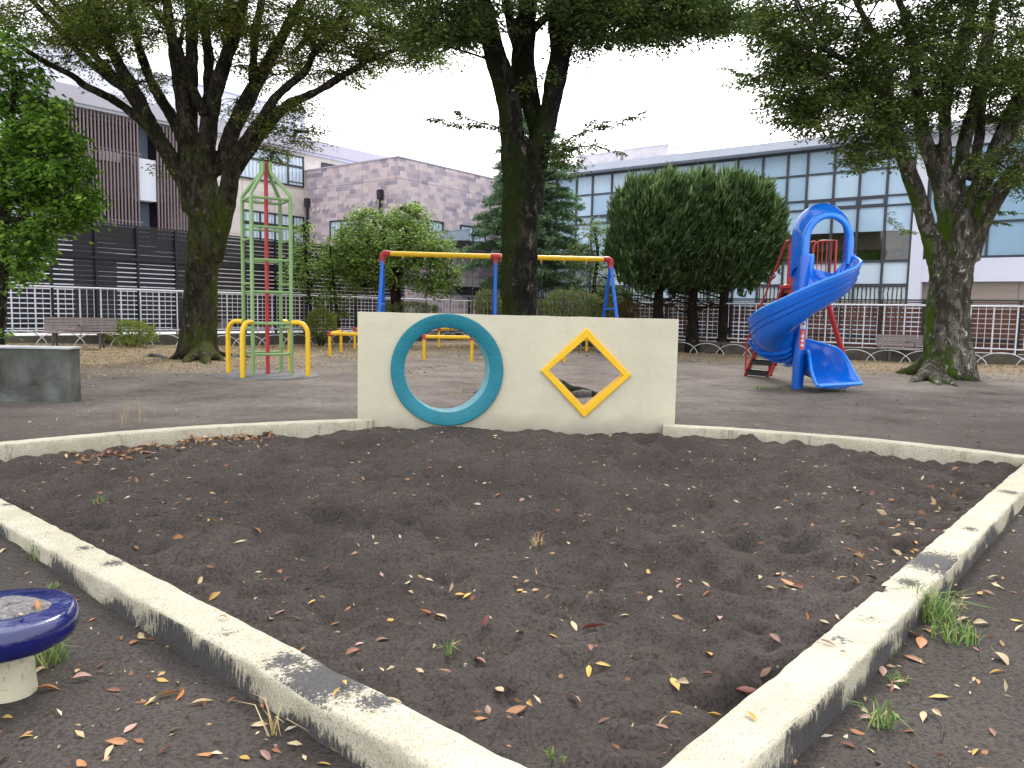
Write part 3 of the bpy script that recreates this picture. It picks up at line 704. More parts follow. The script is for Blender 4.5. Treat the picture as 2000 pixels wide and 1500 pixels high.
# straight run-out towards the lip
lipL, lipR = gp(1597, 757, .12), gp(1682, 752, .12)
last = secs[-1]; n_sec = len(PRO)
lipc = (lipL + lipR) / 2; ld = (lipR - lipL); lw = np.linalg.norm(ld); ld = ld / lw; lw *= 1.02
lip = []
for r, h in PRO:
    s = (r - .57) / .96; hh = h
    lip.append(lipc + ld * s * lw + Z * (np.clip(hh, -.06, .03) if hh < .3 else .03))
lst = np.array(last); lp = np.array(lip)
td0 = np.array([math.sin(-R(335)) * 1., -math.cos(-R(335)), 0]) ; td0 = np.array(secs[-1][5]) - np.array(secs[-2][5]); td0 /= np.linalg.norm(td0)
en_ = np.array([ld[1], -ld[0], 0])
for i in range(1, 13):
    t = i / 12; h00 = 2 * t ** 3 - 3 * t ** 2 + 1; h10 = t ** 3 - 2 * t ** 2 + t; h01 = -2 * t ** 3 + 3 * t ** 2; h11 = t ** 3 - t ** 2
    p = h00 * lst + h10 * td0 * .9 + h01 * lp + h11 * en_ * .9
    wall = np.array([h for r, h in PRO]); keep = np.where(wall > .05, 1, 0)
    p[:, 2] = (1 - t) * lst[:, 2] + t * lp[:, 2] + np.where(wall > .2, .10 * math.sin(PI * t) , -.03 * math.sin(PI * t))
    inn_b = np.zeros(len(PRO)); inn_b[[0, 1, 23]] = 1; inn_b[2] = .5
    p[:, 2] += inn_b * .17 * math.sin(PI * t ** .6)
    secs.append([q for q in p])
mb = MB(); vs = [p for s in secs for p in s]; n = n_sec; k = len(secs)
fs = [(i * n + j, (i + 1) * n + j, (i + 1) * n + (j + 1) % n, i * n + (j + 1) % n) for i in range(k - 1) for j in range(n)] + [tuple(range(n)), tuple(range(k * n - 1, (k - 1) * n - 1, -1))]
mb.add(vs, fs)
ch = mb.build('chute', MT['slide'], sld, smooth=True)
q = ch.modifiers.new('sub', 'SUBSURF'); q.levels = 1; q.render_levels = 1
# rolled rims and the seam grooves on the outer wall
def trail(idx, off, i0=0, i1=None):
    i1 = i1 or len(secs); return [np.array(secs[i][idx]) + off for i in range(i0, i1)]
MB().tube(trail(12, Z * -.005), .034, 10).build('rolled_rim', MT['slide_rim'], sld, smooth=True)
inn = [p for p in trail(0, 0., 78)]; MB().tube(inn, .03, 10).build('rolled_rim', MT['slide_rim'], sld, smooth=True)
for a_, b_, f in ((15, 16, .5), (16, 17, .6)):
    pts = []
    for i in range(3, 82):
        p = np.array(secs[i][a_]) * (1 - f) + np.array(secs[i][b_]) * f; d = p - PC; d[2] = 0; pts.append(p + d / np.linalg.norm(d) * .006)
    MB().tube(pts, .007, 6).build('seam', MT['slide_seam'], sld)
# ribs moulded under the chute
for a in range(200, 320, 22):
    mb = MB(); th = -R(a); er = np.array([math.cos(th), math.sin(th), 0]); et = np.array([-er[1], er[0], 0]); c = PC + Z * zfl(a)
    mb.tube([c + er * r * .97 + Z * (h - .015) for r, h in PRO[17:24]], .035, 6); mb.build('rib', MT['slide'], sld, smooth=True)
MB().tube([lipL + Z * .03 - ld * .0, lipR + Z * .03], .04, 10).build('lip', MT['slide_rim'], sld, smooth=True)
# hood: flared arch over the start of the chute
th0 = R(2); er = np.array([math.cos(th0), math.sin(th0), 0]); et = np.array([-er[1], er[0], 0])   # et points backwards (to the platform)
def arch(cx_, z0, wd, ht, off, n=22, lean=0., leg=0.):
    pts = []
    rads = wd / 2
    s0 = PC + er * cx_ + et * off
    pts.append(s0 - er * rads + Z * z0)
    zc = z0 + ht - rads * 1.12
    for i in range(n + 1):
        a = PI - PI * i / n; pts.append(s0 + er * rads * math.cos(a) + Z * (zc + rads * 1.12 * math.sin(a)) + et * lean * math.sin(a))
    pts.append(s0 + er * rads + Z * z0); return pts
pf = at(1610, 490, py0 + .3); cxf = float((np.array([pf[0], pf[1], 0]) - PC) @ er)
zf0 = 2.42; 
a_out = arch(.50, zf0, 1.0, .99, .12); a_in = arch(.50, zf0, .74, .86, .10); a_in2 = arch(.50, zf0, .74, .86, .16)
b_out = arch(.48, zf0 - .25, 1.10, 1.42, .50); b_in = arch(.48, zf0 - .25, .98, 1.34, .50)
m_out = arch(.50, zf0 - .05, 1.04, 1.16, .26); m_in = arch(.50, zf0 - .05, .84, 1.02, .26)
def loft(mb, rows):
    n = len(rows[0]); mb.add([p for r in rows for p in r], [(i * n + j, i * n + j + 1, (i + 1) * n + j + 1, (i + 1) * n + j) for i in range(len(rows) - 1) for j in range(n - 1)])
mb = MB(); a_mid = [(p * .5 + q * .5) - et * .035 for p, q in zip(a_out, a_in)]
loft(mb, [[p + et * .06 for p in a_out], a_out, [(p * .8 + q * .2) - et * .03 for p, q in zip(a_out, a_in)], a_mid, [(p * .2 + q * .8) - et * .03 for p, q in zip(a_out, a_in)], a_in, a_in2]); mb.build('hood_rim', MT['slide_rim'], sld, smooth=True)
mb = MB(); loft(mb, [[p + et * .05 for p in a_out], m_out, [(p + q) / 2 + Z * .05 for p, q in zip(m_out, b_out)], b_out, b_in, m_in, a_in2]); mb.build('hood', MT['slide'], sld, smooth=True)
# lower hood legs: column side box and the outer entry wall
base = PC + er * .0 + et * .1
mb = MB(); mb.box(PC + er * .13 + et * .10 + Z * 2.25, (.17, .16, .70), (er, et, Z)); mb.build('entry_post', MT['slide_rim'], sld, bevel=.04)
mb = MB(); mb.box(PC + er * .05 + et * .32 + Z * 2.20, (.12, .36, .74), (er, et, Z)); mb.build('entry_wall', MT['slide'], sld, bevel=.04)
mb = MB(); mb.box(PC + er * 1.02 + et * .34 + Z * 2.34, (.08, .46, .56), (er, et, Z)); mb.build('entry_wall', MT['slide'], sld, bevel=.03)
mb = MB(); mb.box(PC + er * .53 + et * .40 + Z * 2.05, (.93, .62, .08), (er, et, Z)); mb.build('entry_floor', MT['slide'], sld, bevel=.02)
# platform, railings and ladder in red steel
pl0 = PC + er * .62 + et * 1.22 + Z * 2.02
mb = MB(); mb.box(pl0, (.86, 1.0, .07), (er, et, Z)); mb.build('platform', MT['red'], sld, bevel=.01)
def railing(p0, p1, h0, h1, nb, rnd=.18):
    pts = [p0 + Z * h0, p0 + Z * (h1 - rnd)]
    e = (p1 - p0) / np.linalg.norm(p1 - p0)
    for i in range(6): a = PI / 2 * i / 5; pts.append(p0 + e * rnd * (1 - math.cos(a)) + Z * (h1 - rnd + rnd * math.sin(a)))
    pts += [p1 + Z * h1, p1 + Z * h0]
    MB().tube(pts, .026, 10).build('railing', MT['red'], sld, smooth=True)
    for i in range(1, nb + 1):
        p = p0 + (p1 - p0) * i / (nb + 1); MB().tube([p + Z * h0, p + Z * (h1 - .02)], .012, 6).build('bar', MT['red'], sld, smooth=True)
def flat(p): return np.array([p[0], p[1], 0])
railing(flat(at(1588, 500, 16.9)), flat(at(1632, 500, 16.6)), 2.02, 3.03, 4)
railing(flat(at(1545, 500, 16.3)), flat(at(1551, 500, 15.75)), 1.7, 3.02, 1, .1)
for px_ in (1541, 1546): MB().tube([flat(at(px_, 500, 16.4)) + Z * 1.9, flat(at(px_, 500, 16.4)) + Z * 2.9], .024, 8).build('railing_post', MT['red'], sld, smooth=True)
lb = [gp(1457, 733), gp(1500, 737)]; lt = [flat(at(1533, 555, 16.45)) + Z * 2.05, flat(at(1578, 555, 16.55)) + Z * 2.05]
for s, (b_, t_) in enumerate(zip(lb, lt)):
    d = t_ - b_; L_ = np.linalg.norm(d); d /= L_; side = (lb[1] - lb[0]) / np.linalg.norm(lb[1] - lb[0]); nn_ = np.cross(side, d)
    mb = MB(); mb.box((b_ + t_) / 2 + d * .03, (.05, .20, L_), (side, nn_, d)); mb.build('stringer', MT['red'], sld, bevel=.006)
    MB().tube([b_ - Z * .05, b_ + Z * .12], .03, 8).build('foot', MT['red'], sld)
    # handrail
    hb = b_ - side * (.02 if s == 0 else -.02)
    hp = [hb + Z * .05, hb + Z * .78 + d * .0, hb + d * .25 + Z * .80, hb + d * .5 + Z * .82, t_ + (hb - b_) - d * .25 + Z * .92, t_ + (hb - b_) + Z * .93, t_ + (hb - b_) + flat(d) * .25 + Z * .93]
    MB().tube(hp, .022, 8).build('handrail', MT['red'], sld, smooth=True)
for i in range(8):
    t = (i + .55) / 8.2; p = (lb[0] + lb[1]) / 2 * (1 - t) + (lt[0] + lt[1]) / 2 * t; side = (lb[1] - lb[0]); sl_ = np.linalg.norm(side); side = side / sl_; f_ = np.cross(Z, side)
    mb = MB(); mb.box(p, (sl_ - .05, .22, .035), (side, f_, Z)); mb.box(p - f_ * .10 - Z * .05, (sl_ - .05, .02, .12), (side, f_, Z)); mb.box(p + f_ * .10 - Z * .05, (sl_ - .05, .02, .12), (side, f_, Z)); mb.build('tread', MT['black'], sld)
MB().tube([PC + er * .95 + et * 1.25 + Z * 1.98, flat(gp(1664, 745)) - Z * .05], .055, 12).build('platform_leg', MT['red'], sld, smooth=True)
MB().tube([PC + er * .90 + et * .9 + Z * 1.98, PC + er * .80 + et * .4 + Z * 1.8], .03, 8).build('brace', MT['red'], sld, smooth=True)
# warning sticker wrapped on the column
def sticker(z0, z1, a0, a1, r, mat, name, taper=0, par=None):
    mb = MB(); n = 8; rows = []
    for j in range(7):
        z = z0 + (z1 - z0) * j / 6; tp = 1 if not taper else (.55 if j == 0 else .85 if j == 1 else 1)
        am = (a0 + a1) / 2; rows.append([PC + np.array([r * math.cos(am + (a0 - am + (a1 - a0) * i / n) * tp), r * math.sin(am + (a0 - am + (a1 - a0) * i / n) * tp), 0]) + Z * z for i in range(n + 1)])
    loft(mb, rows); return mb.build(name, mat, par or sld)
aC = math.atan2(-py0, -px0) + .42; aw = .52
def zc(y): return float(at(1567, y, py0 - .1)[2])
s1 = sticker(zc(642), zc(628), aC - aw, aC + aw, .1125, simple('sticker_white', (.55, .58, .66), .5), 'sticker')
s2 = sticker(zc(683), zc(643.5), aC - aw, aC + aw, .1125, simple('sticker_red', (.55, .05, .05), .5), 'sticker', 1)
def disc(z, rad, mat, name, par, r=.1145, sx=1.):
    mb = MB(); c = []; 
    for i in range(16):
        a = 2 * PI * i / 16; ang = aC + rad * math.cos(a) / r * sx; c.append(PC + np.array([r * math.cos(ang), r * math.sin(ang), 0]) + Z * (z + rad * math.sin(a)))
    mb.add([PC + np.array([r * math.cos(aC), r * math.sin(aC), 0]) + Z * z] + c, [(0, i + 1, (i + 1) % 16 + 1) for i in range(16)]); mb.build(name, mat, par)
pk = simple('sticker_pink', (.72, .55, .52), .5)
for y in (656.5, 665, 674): disc(zc(y), .033, pk, 'picture_dot', s2)
disc(zc(633), .033, simple('sticker_skin', (.62, .38, .30), .5), 'picture_dot', s1); disc(zc(632), .022, simple('sticker_brown', (.16, .05, .03), .5), 'picture_dot', s1, .116, 1.2); disc(zc(640), .012, simple('sticker_teal', (.2, .5, .6), .5), 'picture_dot', s1, .115)
for y in (648, 651): 
    mb = MB(); rows = [[PC + np.array([.1145 * math.cos(aC + a), .1145 * math.sin(aC + a), 0]) + Z * (zc(y) + dz) for a in (-.25, -.1, .1, .25)] for dz in (-.008, .008)]; loft(mb, rows); mb.build('lettering_bar', simple('sticker_orange', (.75, .25, .12), .5), s2)

# ================================================================== BENCHES
def make_bench(label):
    t = thing('park_bench', (0, 0, 0), label, 'bench', 'brown slatted park benches'); Lb = 1.8
    mb = MB()
    for i in range(5): mb.box((0, -.22 + i * .09, .425), (Lb, .078, .035))
    mb.build('seat', MT['bench_wood'], t, bevel=.006)
    mb = MB()
    for i in range(5):
        z = .50 + i * .075; y = .215 + i * .022; mb.box((0, y, z), (Lb, .03, .068), (np.array([1., 0, 0]), np.array([0, .96, -.28]), np.array([0, .28, .96])))
    mb.build('backrest', MT['bench_wood'], t, bevel=.005)
    for sx in (-.58, .58):
        mb = MB(); mb.tube([(sx, -.20, .40), (sx, -.26, 0)], .032, 6); mb.build('leg', MT['bench_leg'], t)
        mb = MB(); mb.tube([(sx, .16, .40), (sx, .10, .2), (sx, .20, 0)], .032, 6); mb.build('leg', MT['bench_leg'], t)
        mb = MB(); mb.box((sx, 0, .395), (.05, .46, .03)); mb.tube([(sx, .19, .38), (sx, .24, .5), (sx, .32, .82)], .02, 6); mb.build('bracket', MT['bench_leg'], t)
    MB().tube([(.12, -.18, .44), (.12, -.19, .60), (.10, -.15, .635), (.0, .10, .64), (-.05, .22, .60)], .02, 8).build('armrest', MT['bench_leg'], t, smooth=True)
    return t
b0 = make_bench('brown slatted bench with middle armrest, left of the low round shrub')
def put(o, p, rz): o.location = (p[0], p[1], float(gz(p[0], p[1]))); o.rotation_euler = (0, 0, rz)
bp = at(155, 690, 21.2); put(b0, bp, R(16))
bp = at(388, 672, 27.0); b1 = dup(b0, (0, 0, 0), 0, 'brown slatted bench half hidden behind the left mossy tree trunk'); put(b1, bp, R(14))
bp = at(1773, 713, 24.0); b2 = dup(b0, (0, 0, 0), 0, 'brown slatted bench beside the roots of the big right tree'); put(b2, bp, R(-17))
bp = at(1568, 690, 28.0); b3 = dup(b0, (0, 0, 0), 0, 'brown slatted bench mostly hidden behind the blue spiral slide'); put(b3, bp, R(-15))

# ================================================================== HOOP EDGING
def make_hoop(label):
    mb = MB(); pts = []
    for i in range(17):
        a = PI * (.06 + .88 * i / 16); pts.append((-.66 * math.cos(a), 0, .47 * math.sin(a) - .09))
    mb.tube(pts, .012, 6)
    o = mb.build('edging_hoop', MT['white_fence'], smooth=True); return tag(o, label, 'edging hoop', None)
def lab_hoop(px, side):
    if side == 'L':
        if px < 75: return 'low white hoop edging behind the concrete block at far left'
        if px < 130: return 'low white hoop edging behind the left bench seat, its left side'
        if px < 225: return 'low white hoop edging just behind the left bench legs'
        if px < 300: return 'low white hoop edging in front of the low round shrub'
        if px < 345: return 'low white hoop edging between the low shrub and the left mossy tree'
        if px < 440: return 'low white hoop edging behind the left mossy tree trunk'
        if px < 600: return 'low white hoop edging seen through the green climbing frame'
        if px < 700: return 'low white hoop edging by the yellow-green bush left of the wall'
        return 'low white hoop edging seen through or behind the cream wall on its left'
    if px < 1320: return 'low white hoop edging behind the right half of the cream wall'
    if px < 1385: return 'low white hoop edging beside the right end of the cream wall'
    if px < 1440: return 'low white hoop edging below the clipped conifers, nearer the slide'
    if px < 1520: return 'low white hoop edging behind the red slide ladder'
    if px < 1640: return 'low white hoop edging behind the blue slide chute'
    if px < 1730: return 'low white hoop edging between the slide and the right bench'
    if px < 1840: return 'low white hoop edging behind the right bench and tree'
    if px < 1950: return 'low white hoop edging just right of the big right tree trunk'
    return 'low white hoop edging at the far right edge of the park'
def pxof(p): d = p - O; return 1000 + F * (d @ rt) / (d @ fw)
hp = None
u0 = float(onp(258, 660, V, -23.35) @ U) % 1.0
for i in range(5, 26):
    p = UVZ(i + u0, -23.35, 0); lb_ = lab_hoop(pxof(p), 'L')
    h = hp.copy() if hp else make_hoop(lb_)
    if hp: COL.objects.link(h)
    hp = hp or h; h.location = (p[0], p[1], float(gz(p[0], p[1]))); h.rotation_euler = (0, 0, math.atan2(U[1], U[0])); h['label'] = lb_; h['group'] = 'white hoop edging along the left fence'
v0 = float(onp(1381, 668, U, 26.05) @ V) % 1.0
for i in range(-24, 2):
    p = UVZ(26.05, i + v0, 0); lb_ = lab_hoop(pxof(p), 'R')
    h = hp.copy(); COL.objects.link(h); h.location = (p[0], p[1], float(gz(p[0], p[1]))); h.rotation_euler = (0, 0, math.atan2(V[1], V[0])); h['label'] = lb_; h['group'] = 'white hoop edging along the right fence'

# ================================================================== FENCES
def white_fence(axis, fixed, a0, a1, label, phase):
    Pt = (lambda s, z: UVZ(s, fixed, z)) if axis == 'u' else (lambda s, z: UVZ(fixed, s, z))
    t = thing('metal_fence', Pt((a0 + a1) / 2, .3), label, 'fence')
    MB().tube([Pt(a0, 1.82), Pt(a1, 1.82)], .028, 8).build('top_rail', MT['white_fence'], t, smooth=True)
    MB().tube([Pt(a0, .56), Pt(a1, .56)], .022, 8).build('bottom_rail', MT['white_fence'], t, smooth=True)
    s = a0 + phase
    while s < a1:
        MB().tube([Pt(s, .32), Pt(s, 1.81)], .023, 8).build('post', MT['white_fence'], t, smooth=True)
        mb = MB()
        for k in (1, 2):
            if s + k * .2 < a1: mb.tube([Pt(s + k * .2, .57), Pt(s + k * .2, 1.81)], .009, 5)
        if mb.v: mb.build('bar_pair', MT['white_fence'], t)
        s += .6
white_fence('u', -24.19, 6.2, 26.87, 'white metal railing along the left side in front of the charcoal slat fence', float(onp(311, 600, V, -24.19) @ U - 6.2) % .6)
white_fence('v', 26.87, -24.19, 3.0, 'white metal railing along the right side in front of the brown slat fence', float(onp(1767, 620, U, 26.87) @ V + 24.19) % .6)
mb = MB(); mb.uv(5.5, 27.0, -24.34, -24.05, -.3, .42); o = mb.build('retaining_wall', MT['retain'], bevel=.01, org=UVZ(16, -24.2, 0)); tag(o, 'low dark concrete retaining wall under the left white railing', 'low wall')
mb = MB(); mb.uv(26.72, 27.02, -24.0, 4, -.3, .42); o = mb.build('retaining_wall', MT['retain'], bevel=.01, org=UVZ(26.8, -10, 0)); tag(o, 'low dark concrete retaining wall under the right white railing', 'low wall')

def slat_fence(axis, fixed, a0, a1, z0, z1, pitch, gap, step, mat, postmat, label, front, phase=0., toprail=True, gaps=None):
    Bx = (lambda s0, s1, d0, d1, z0, z1: (s0, s1, fixed + d0, fixed + d1, z0, z1)) if axis == 'u' else (lambda s0, s1, d0, d1, z0, z1: (fixed + d0, fixed + d1, s0, s1, z0, z1))
    ctr = UVZ((a0 + a1) / 2, fixed, 0) if axis == 'u' else UVZ(fixed, (a0 + a1) / 2, 0)
    t = thing('slat_fence', ctr, label, 'fence'); s = a0 + phase; i = 0; f = front
    while s < a1:
        MB().uv(*Bx(s - .035, s + .035, .03 * f, .10 * f, z0 - .4, z1 + .02)).build('post', postmat, t)
        e = min(s + step, a1); mb = MB(); z = z0
        rg = random.Random(i * 5 + 1); half = s + (e - s) * .5
        while z < z1 - .05:
            for (q0, q1) in ((s, half), (half, e)):
                gg = gaps(i, (q0 + q1) / 2, z, rg) if gaps else gap
                mb.uv(*Bx(q0 + .001, q1 - .001, -.012, .012, z + gg / 2, min(z + pitch - gg / 2, z1)))
            z += pitch
        mb.build('slat_panel', mat, t); s = e; i += 1
    if toprail: MB().uv(*Bx(a0, a1, -.03, .028, z1 + .021, z1 + .07)).build('top_rail', postmat, t)
    MB().uv(*Bx(a0, a1, .101 * f, .13 * f, (z0 + z1) / 2 + .62, (z0 + z1) / 2 + .70)).build('cross_rail', postmat, t)
    MB().uv(*Bx(a0, a1, .101 * f, .13 * f, z0 + .35, z0 + .43)).build('cross_rail', postmat, t)
def bg_(i, s, z, rg):
    px = pxof(UVZ(s, -25.2, z))
    if px < 148: return .032
    if px < 187: return .003
    if 235 < px < 335 and z < 2.55: return .028
    if px > 270 and z > 3.45: return .022
    if px > 400 and z < 2.9: return .026
    return (rg.choice((.002, .002, .003, .012)) if px < 400 else rg.choice((.003, .020, .024)))
slat_fence('u', -25.2, 5.0, 24.3, .45, 3.82, .148, .02, 1.3, MT['black_slat'], MT['dark_metal'], 'tall charcoal horizontal slat fence behind the left white railing', 1, float(onp(267, 500, V, -25.2) @ U - 5.0) % 1.3, gaps=bg_)
def br_(i, s, z, rg):
    px = pxof(UVZ(27.8, s, z))
    if px < 1000: return .010
    return rg.choice((.012, .030, .034, .026))
slat_fence('v', 27.8, -24.8, 3.5, .40, 1.96, .150, .03, 1.3, MT['brown_slat'], MT['dark_metal'], 'brown horizontal slat fence behind the right white railing', -1, float(onp(1803, 640, U, 27.8) @ V + 24.8) % 1.3, gaps=br_)

# ================================================================== BUILDINGS
def bpart(name, mat, par, *boxes, bevel=0.):
    mb = MB()
    for b in boxes: mb.uv(*b)
    return mb.build(name, mat, par, bevel=bevel)
def window(par, axis, fixed, a0, a1, z0, z1, front, pane, vs=(), hs=(), fr=.07):
    """front=+-1 direction (in the other grid axis) the window faces; vs / hs = positions of inner bars"""
    Bx = (lambda s0, s1, d0, d1, z0, z1: (s0, s1, min(fixed + d0 * front, fixed + d1 * front), max(fixed + d0 * front, fixed + d1 * front), z0, z1)) if axis == 'u' else (lambda s0, s1, d0, d1, z0, z1: (min(fixed + d0 * front, fixed + d1 * front), max(fixed + d0 * front, fixed + d1 * front), s0, s1, z0, z1))
    bs = [Bx(a0, a1, -.02, .07, z1 - fr, z1), Bx(a0, a1, -.02, .07, z0, z0 + fr), Bx(a0, a0 + fr, -.021, .068, z0 + fr, z1 - fr), Bx(a1 - fr, a1, -.021, .068, z0 + fr, z1 - fr)]
    for s in vs: bs.append(Bx(s - .035, s + .035, -.019, .062, z0 + fr, z1 - fr))
    for (z, s0, s1, th) in hs: bs.append(Bx(s0, s1, -.018, .058, z - th / 2, z + th / 2))
    w_ = bpart('window', MT['win_frame'], par, *bs); bpart('pane', pane, w_, Bx(a0 + fr * .5, a1 - fr * .5, -.01, .02, z0 + fr * .5, z1 - fr * .5))
# --- left apartment house
ap = thing('apartment_building', UVZ(18, -40, 0), 'long three storey apartment building with brown vertical louvres and mauve roof band', 'building')
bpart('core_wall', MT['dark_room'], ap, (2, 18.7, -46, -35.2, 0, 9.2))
bpart('tiled_wall', MT['beige_u'], ap, (18.9, 40, -45.9, -33.6, 0, 9.22))
bpart('ground_wall', MT['pale_wall'], ap, (2, 13.4, -35.1, -33.75, 0, 4.1))
bpart('ground_wall', MT['pale_wall'], ap, (13.41, 18.89, -35.1, -33.76, 0, 3.9))
bpart('roof_band', MT['fascia'], ap, (1, 44, -47, -33.25, 9.32, 9.95))
bpart('soffit', MT['pale_wall'], ap, (1, 44, -46.9, -33.4, 9.225, 9.318))
bpart('penthouse', MT['pale_wall'], ap, (4, 26.34, -44, -35, 9.96, 11.72)); bpart('penthouse_cap', MT['white_wall'], ap, (3.95, 26.4, -44.1, -34.93, 11.73, 11.80))
bpart('balcony_panel', MT['balust'], ap, (2, 16.55, -34.05, -33.95, 6.25, 7.25)); bpart('balcony_panel', MT['balust'], ap, (17.4, 18.88, -34.05, -33.95, 6.25, 7.25))
bpart('floor_slab', MT['balust'], ap, (2, 18.88, -35.19, -34.06, 6.0, 6.24)); bpart('floor_slab', MT['balust'], ap, (2, 18.88, -35.19, -34.06, 3.3, 3.5))
bpart('concrete_panel', MT['pale_wall'], ap, (16.58, 17.38, -34.2, -33.62, 5.85, 7.62))
bpart('concrete_panel', MT['pale_wall'], ap, (9.0, 12.2, -34.2, -33.62, 4.2, 9.2))
BGW = simple('blue_grey_wall', (.13, .17, .24), .7)
bpart('side_pier', BGW, ap, (17.0, 17.39, -35.1, -34.3, 3.5, 5.8)); bpart('side_pier', BGW, ap, (17.0, 17.39, -35.1, -34.3, 7.7, 9.2))
for (s0, s1) in ((12.35, 16.56), (17.42, 18.85)):
    bs = []; s = s0
    while s < s1: bs.append((s, s + .055, -33.62, -33.54, 4.0, 9.20)); s += .145
    bpart('louvre_screen', MT['fin'], ap, *bs)
    for z in (5.75, 7.2, 9.0): bpart('louvre_rail', MT['dark_metal'], ap, (s0, s1, -33.74, -33.67, z, z + .06))
for z in (7.72, 7.9, 4.75, 4.95): bpart('drying_pole', MT['white_wall'], ap, (13.8, 17.1, -34.30, -34.27, z, z + .025))
window(ap, 'u', -33.6, 21.2, 25.17, 7.5, 9.06, 1, MT['curtain_u'], vs=(23.2, 24.2), hs=((8.5, 21.3, 25.1, .12), (7.72, 24.2, 25.1, .035)))
window(ap, 'u', -33.6, 21.6, 25.17, 4.5, 6.02, 1, MT['curtain_u'], vs=(22.55, 23.4, 24.5), hs=((5.42, 21.7, 25.1, .14),))
window(ap, 'u', -33.6, 26.3, 28.0, 8.45, 8.98, 1, MT['darkglass'])
window(ap, 'u', -33.6, 19.3, 20.6, 4.5, 6.0, 1, MT['curtain_u'], vs=(19.9,))
for u_, z_ in ((24.35, 6.62), (23.1, 6.7), (22.4, 6.6)): MB().lathe(UVZ(u_, -33.5, z_), [(.1, -.14), (.13, -.1), (.13, .06), (.08, .13), (.01, .14)], 12).build('vent_hood', MT['vent'], ap, smooth=True)
for (u_, z_, w_, h_, mt, lb) in ((14.4, 7.42, .55, .36, 'cloth_white', 'white cloths hung on the upper balcony behind the louvres'), (15.3, 7.40, .9, .40, 'cloth_white', 'white sheet hung on the upper balcony behind the louvres, nearer the gap'), (15.1, 4.35, 1.0, .48, 'cloth_blue', 'blue cloth hung on the lower balcony behind the louvres')):
    mb = MB(); mb.uv(u_, u_ + w_, -34.25, -34.22, z_, z_ + h_); o = mb.build('laundry', MT[mt], org=UVZ(u_, -34.2, z_)); tag(o, lb, 'laundry')
# --- stone clad building
sb = thing('stone_building', UVZ(32, -31, 0), 'two storey building clad in mottled mauve stone tiles behind the round green tree', 'building')
z1 = 8.36
bpart('left_wall', MT['stone_v'], sb, (25.3, 25.6, -33.58, -26.72, 0, z1))
bpart('right_wall', MT['stone_u'], sb, (25.302, 44, -26.95, -26.7, 0, z1))
bpart('roof', MT['grey_roof'], sb, (25.61, 44, -40, -26.96, z1 - .4, z1 - .2))
bpart('coping', MT['fascia'], sb, (25.26, 25.64, -33.6, -26.66, z1 + .002, z1 + .06), (25.65, 44.02, -27.0, -26.66, z1 + .002, z1 + .06))
window(sb, 'v', 25.3, -31.6, -29.3, 4.75, 5.72, -1, MT['curtain_v'], vs=(-30.7, -30.0))
window(sb, 'u', -26.7, 26.2, 28.34, 4.75, 5.72, 1, MT['curtain_u'], vs=(27.25, 27.3))
window(sb, 'u', -26.7, 29.6, 31.6, 4.75, 5.72, 1, MT['curtain_u'], vs=(30.6,))
window(sb, 'u', -26.7, 28.6, 32.3, 2.15, 2.60, 1, MT['darkglass'], vs=(29.8, 31.0))
bpart('sill_band', MT['vent'], sb, (28.6, 32.3, -26.69, -26.62, 2.61, 3.05))
for v_ in (-33.3, -27.78):
    p_ = bpart('downpipe', MT['pipe'], sb, (25.12, 25.22, v_ - .05, v_ + .05, 0, 6.5)); bpart('hopper', MT['pipe'], p_, (25.06, 25.28, v_ - .12, v_ + .12, 6.5, 6.95))
for v_, z_ in ((-32.85, 6.32), (-32.5, 6.33), (-32.15, 6.34), (-31.8, 6.34), (-30.3, 6.42), (-29.85, 6.42), (-28.6, 6.45), (-28.2, 6.45)): MB().lathe(UVZ(25.25, v_, z_), [(.07, -.10), (.09, -.07), (.09, .04), (.05, .09), (.01, .1)], 10).build('vent_hood', MT['vent'], sb, smooth=True)
# --- canopy
cn = thing('entrance_canopy', UVZ(30, -25, 0), 'flat steel entrance canopy with pale blue grey beam in front of the stone building', 'canopy')
bpart('edge_beam', simple('blue_grey_steel', (.30, .36, .47), .5, .05), cn, (27.4, 27.5, -26.68, -24.2, 4.72, 5.12), (27.38, 27.54, -26.68, -24.15, 5.121, 5.16), (27.38, 27.54, -26.68, -24.15, 4.67, 4.719))
bpart('canopy_roof', MT['dark_metal'], cn, (27.56, 36.0, -26.68, -24.25, 4.55, 4.66))
bpart('column', MT['white_wall'], cn, (33.3, 33.6, -25.3, -25.0, 0, 4.3)); bpart('column', MT['dark_metal'], cn, (30.2, 30.3, -24.5, -24.4, 0, 4.549))
bpart('lower_roof', MT['fascia'], cn, (30.5, 34.0, -25.35, -21.2, 4.32, 4.48))
# --- glass building
gb = thing('glass_building', UVZ(38, -15, 0), 'long building with a dark framed glass curtain wall and pale blinds', 'building')
UG = 34.1; VB = [-26.4, -25.5, -24.69, -23.85, -22.6, -21.63, -20.49, -19.33, -18.07, -17.07, -16.21, -15.1, -13.94, -12.79, -11.69, -10.85, -9.74, -8.72, -7.67, -6.68]
ZB = [.35, 1.2, 1.45, 2.62, 2.85, 3.69, 5.93, 6.32, 7.41, 8.42]
bs = [(UG - .08, UG + .06, v_ - .045, v_ + .045, .3, 8.44) for v_ in VB]
for z, th in ((1.35, .12), (2.73, .13), (3.71, .10), (5.93, .07), (6.32, .07), (7.41, .07), (8.40, .12)): bs += [(UG - .075, UG + .058, VB[0], VB[-1], z - th / 2, z + th / 2)]
bpart('mullion_grid', MT['mullion'], gb, *bs)
rb = random.Random(5)
mats = [MT['blind'], MT['blind_hi'], MT['panel'], MT['vblind'], MT['clear']]
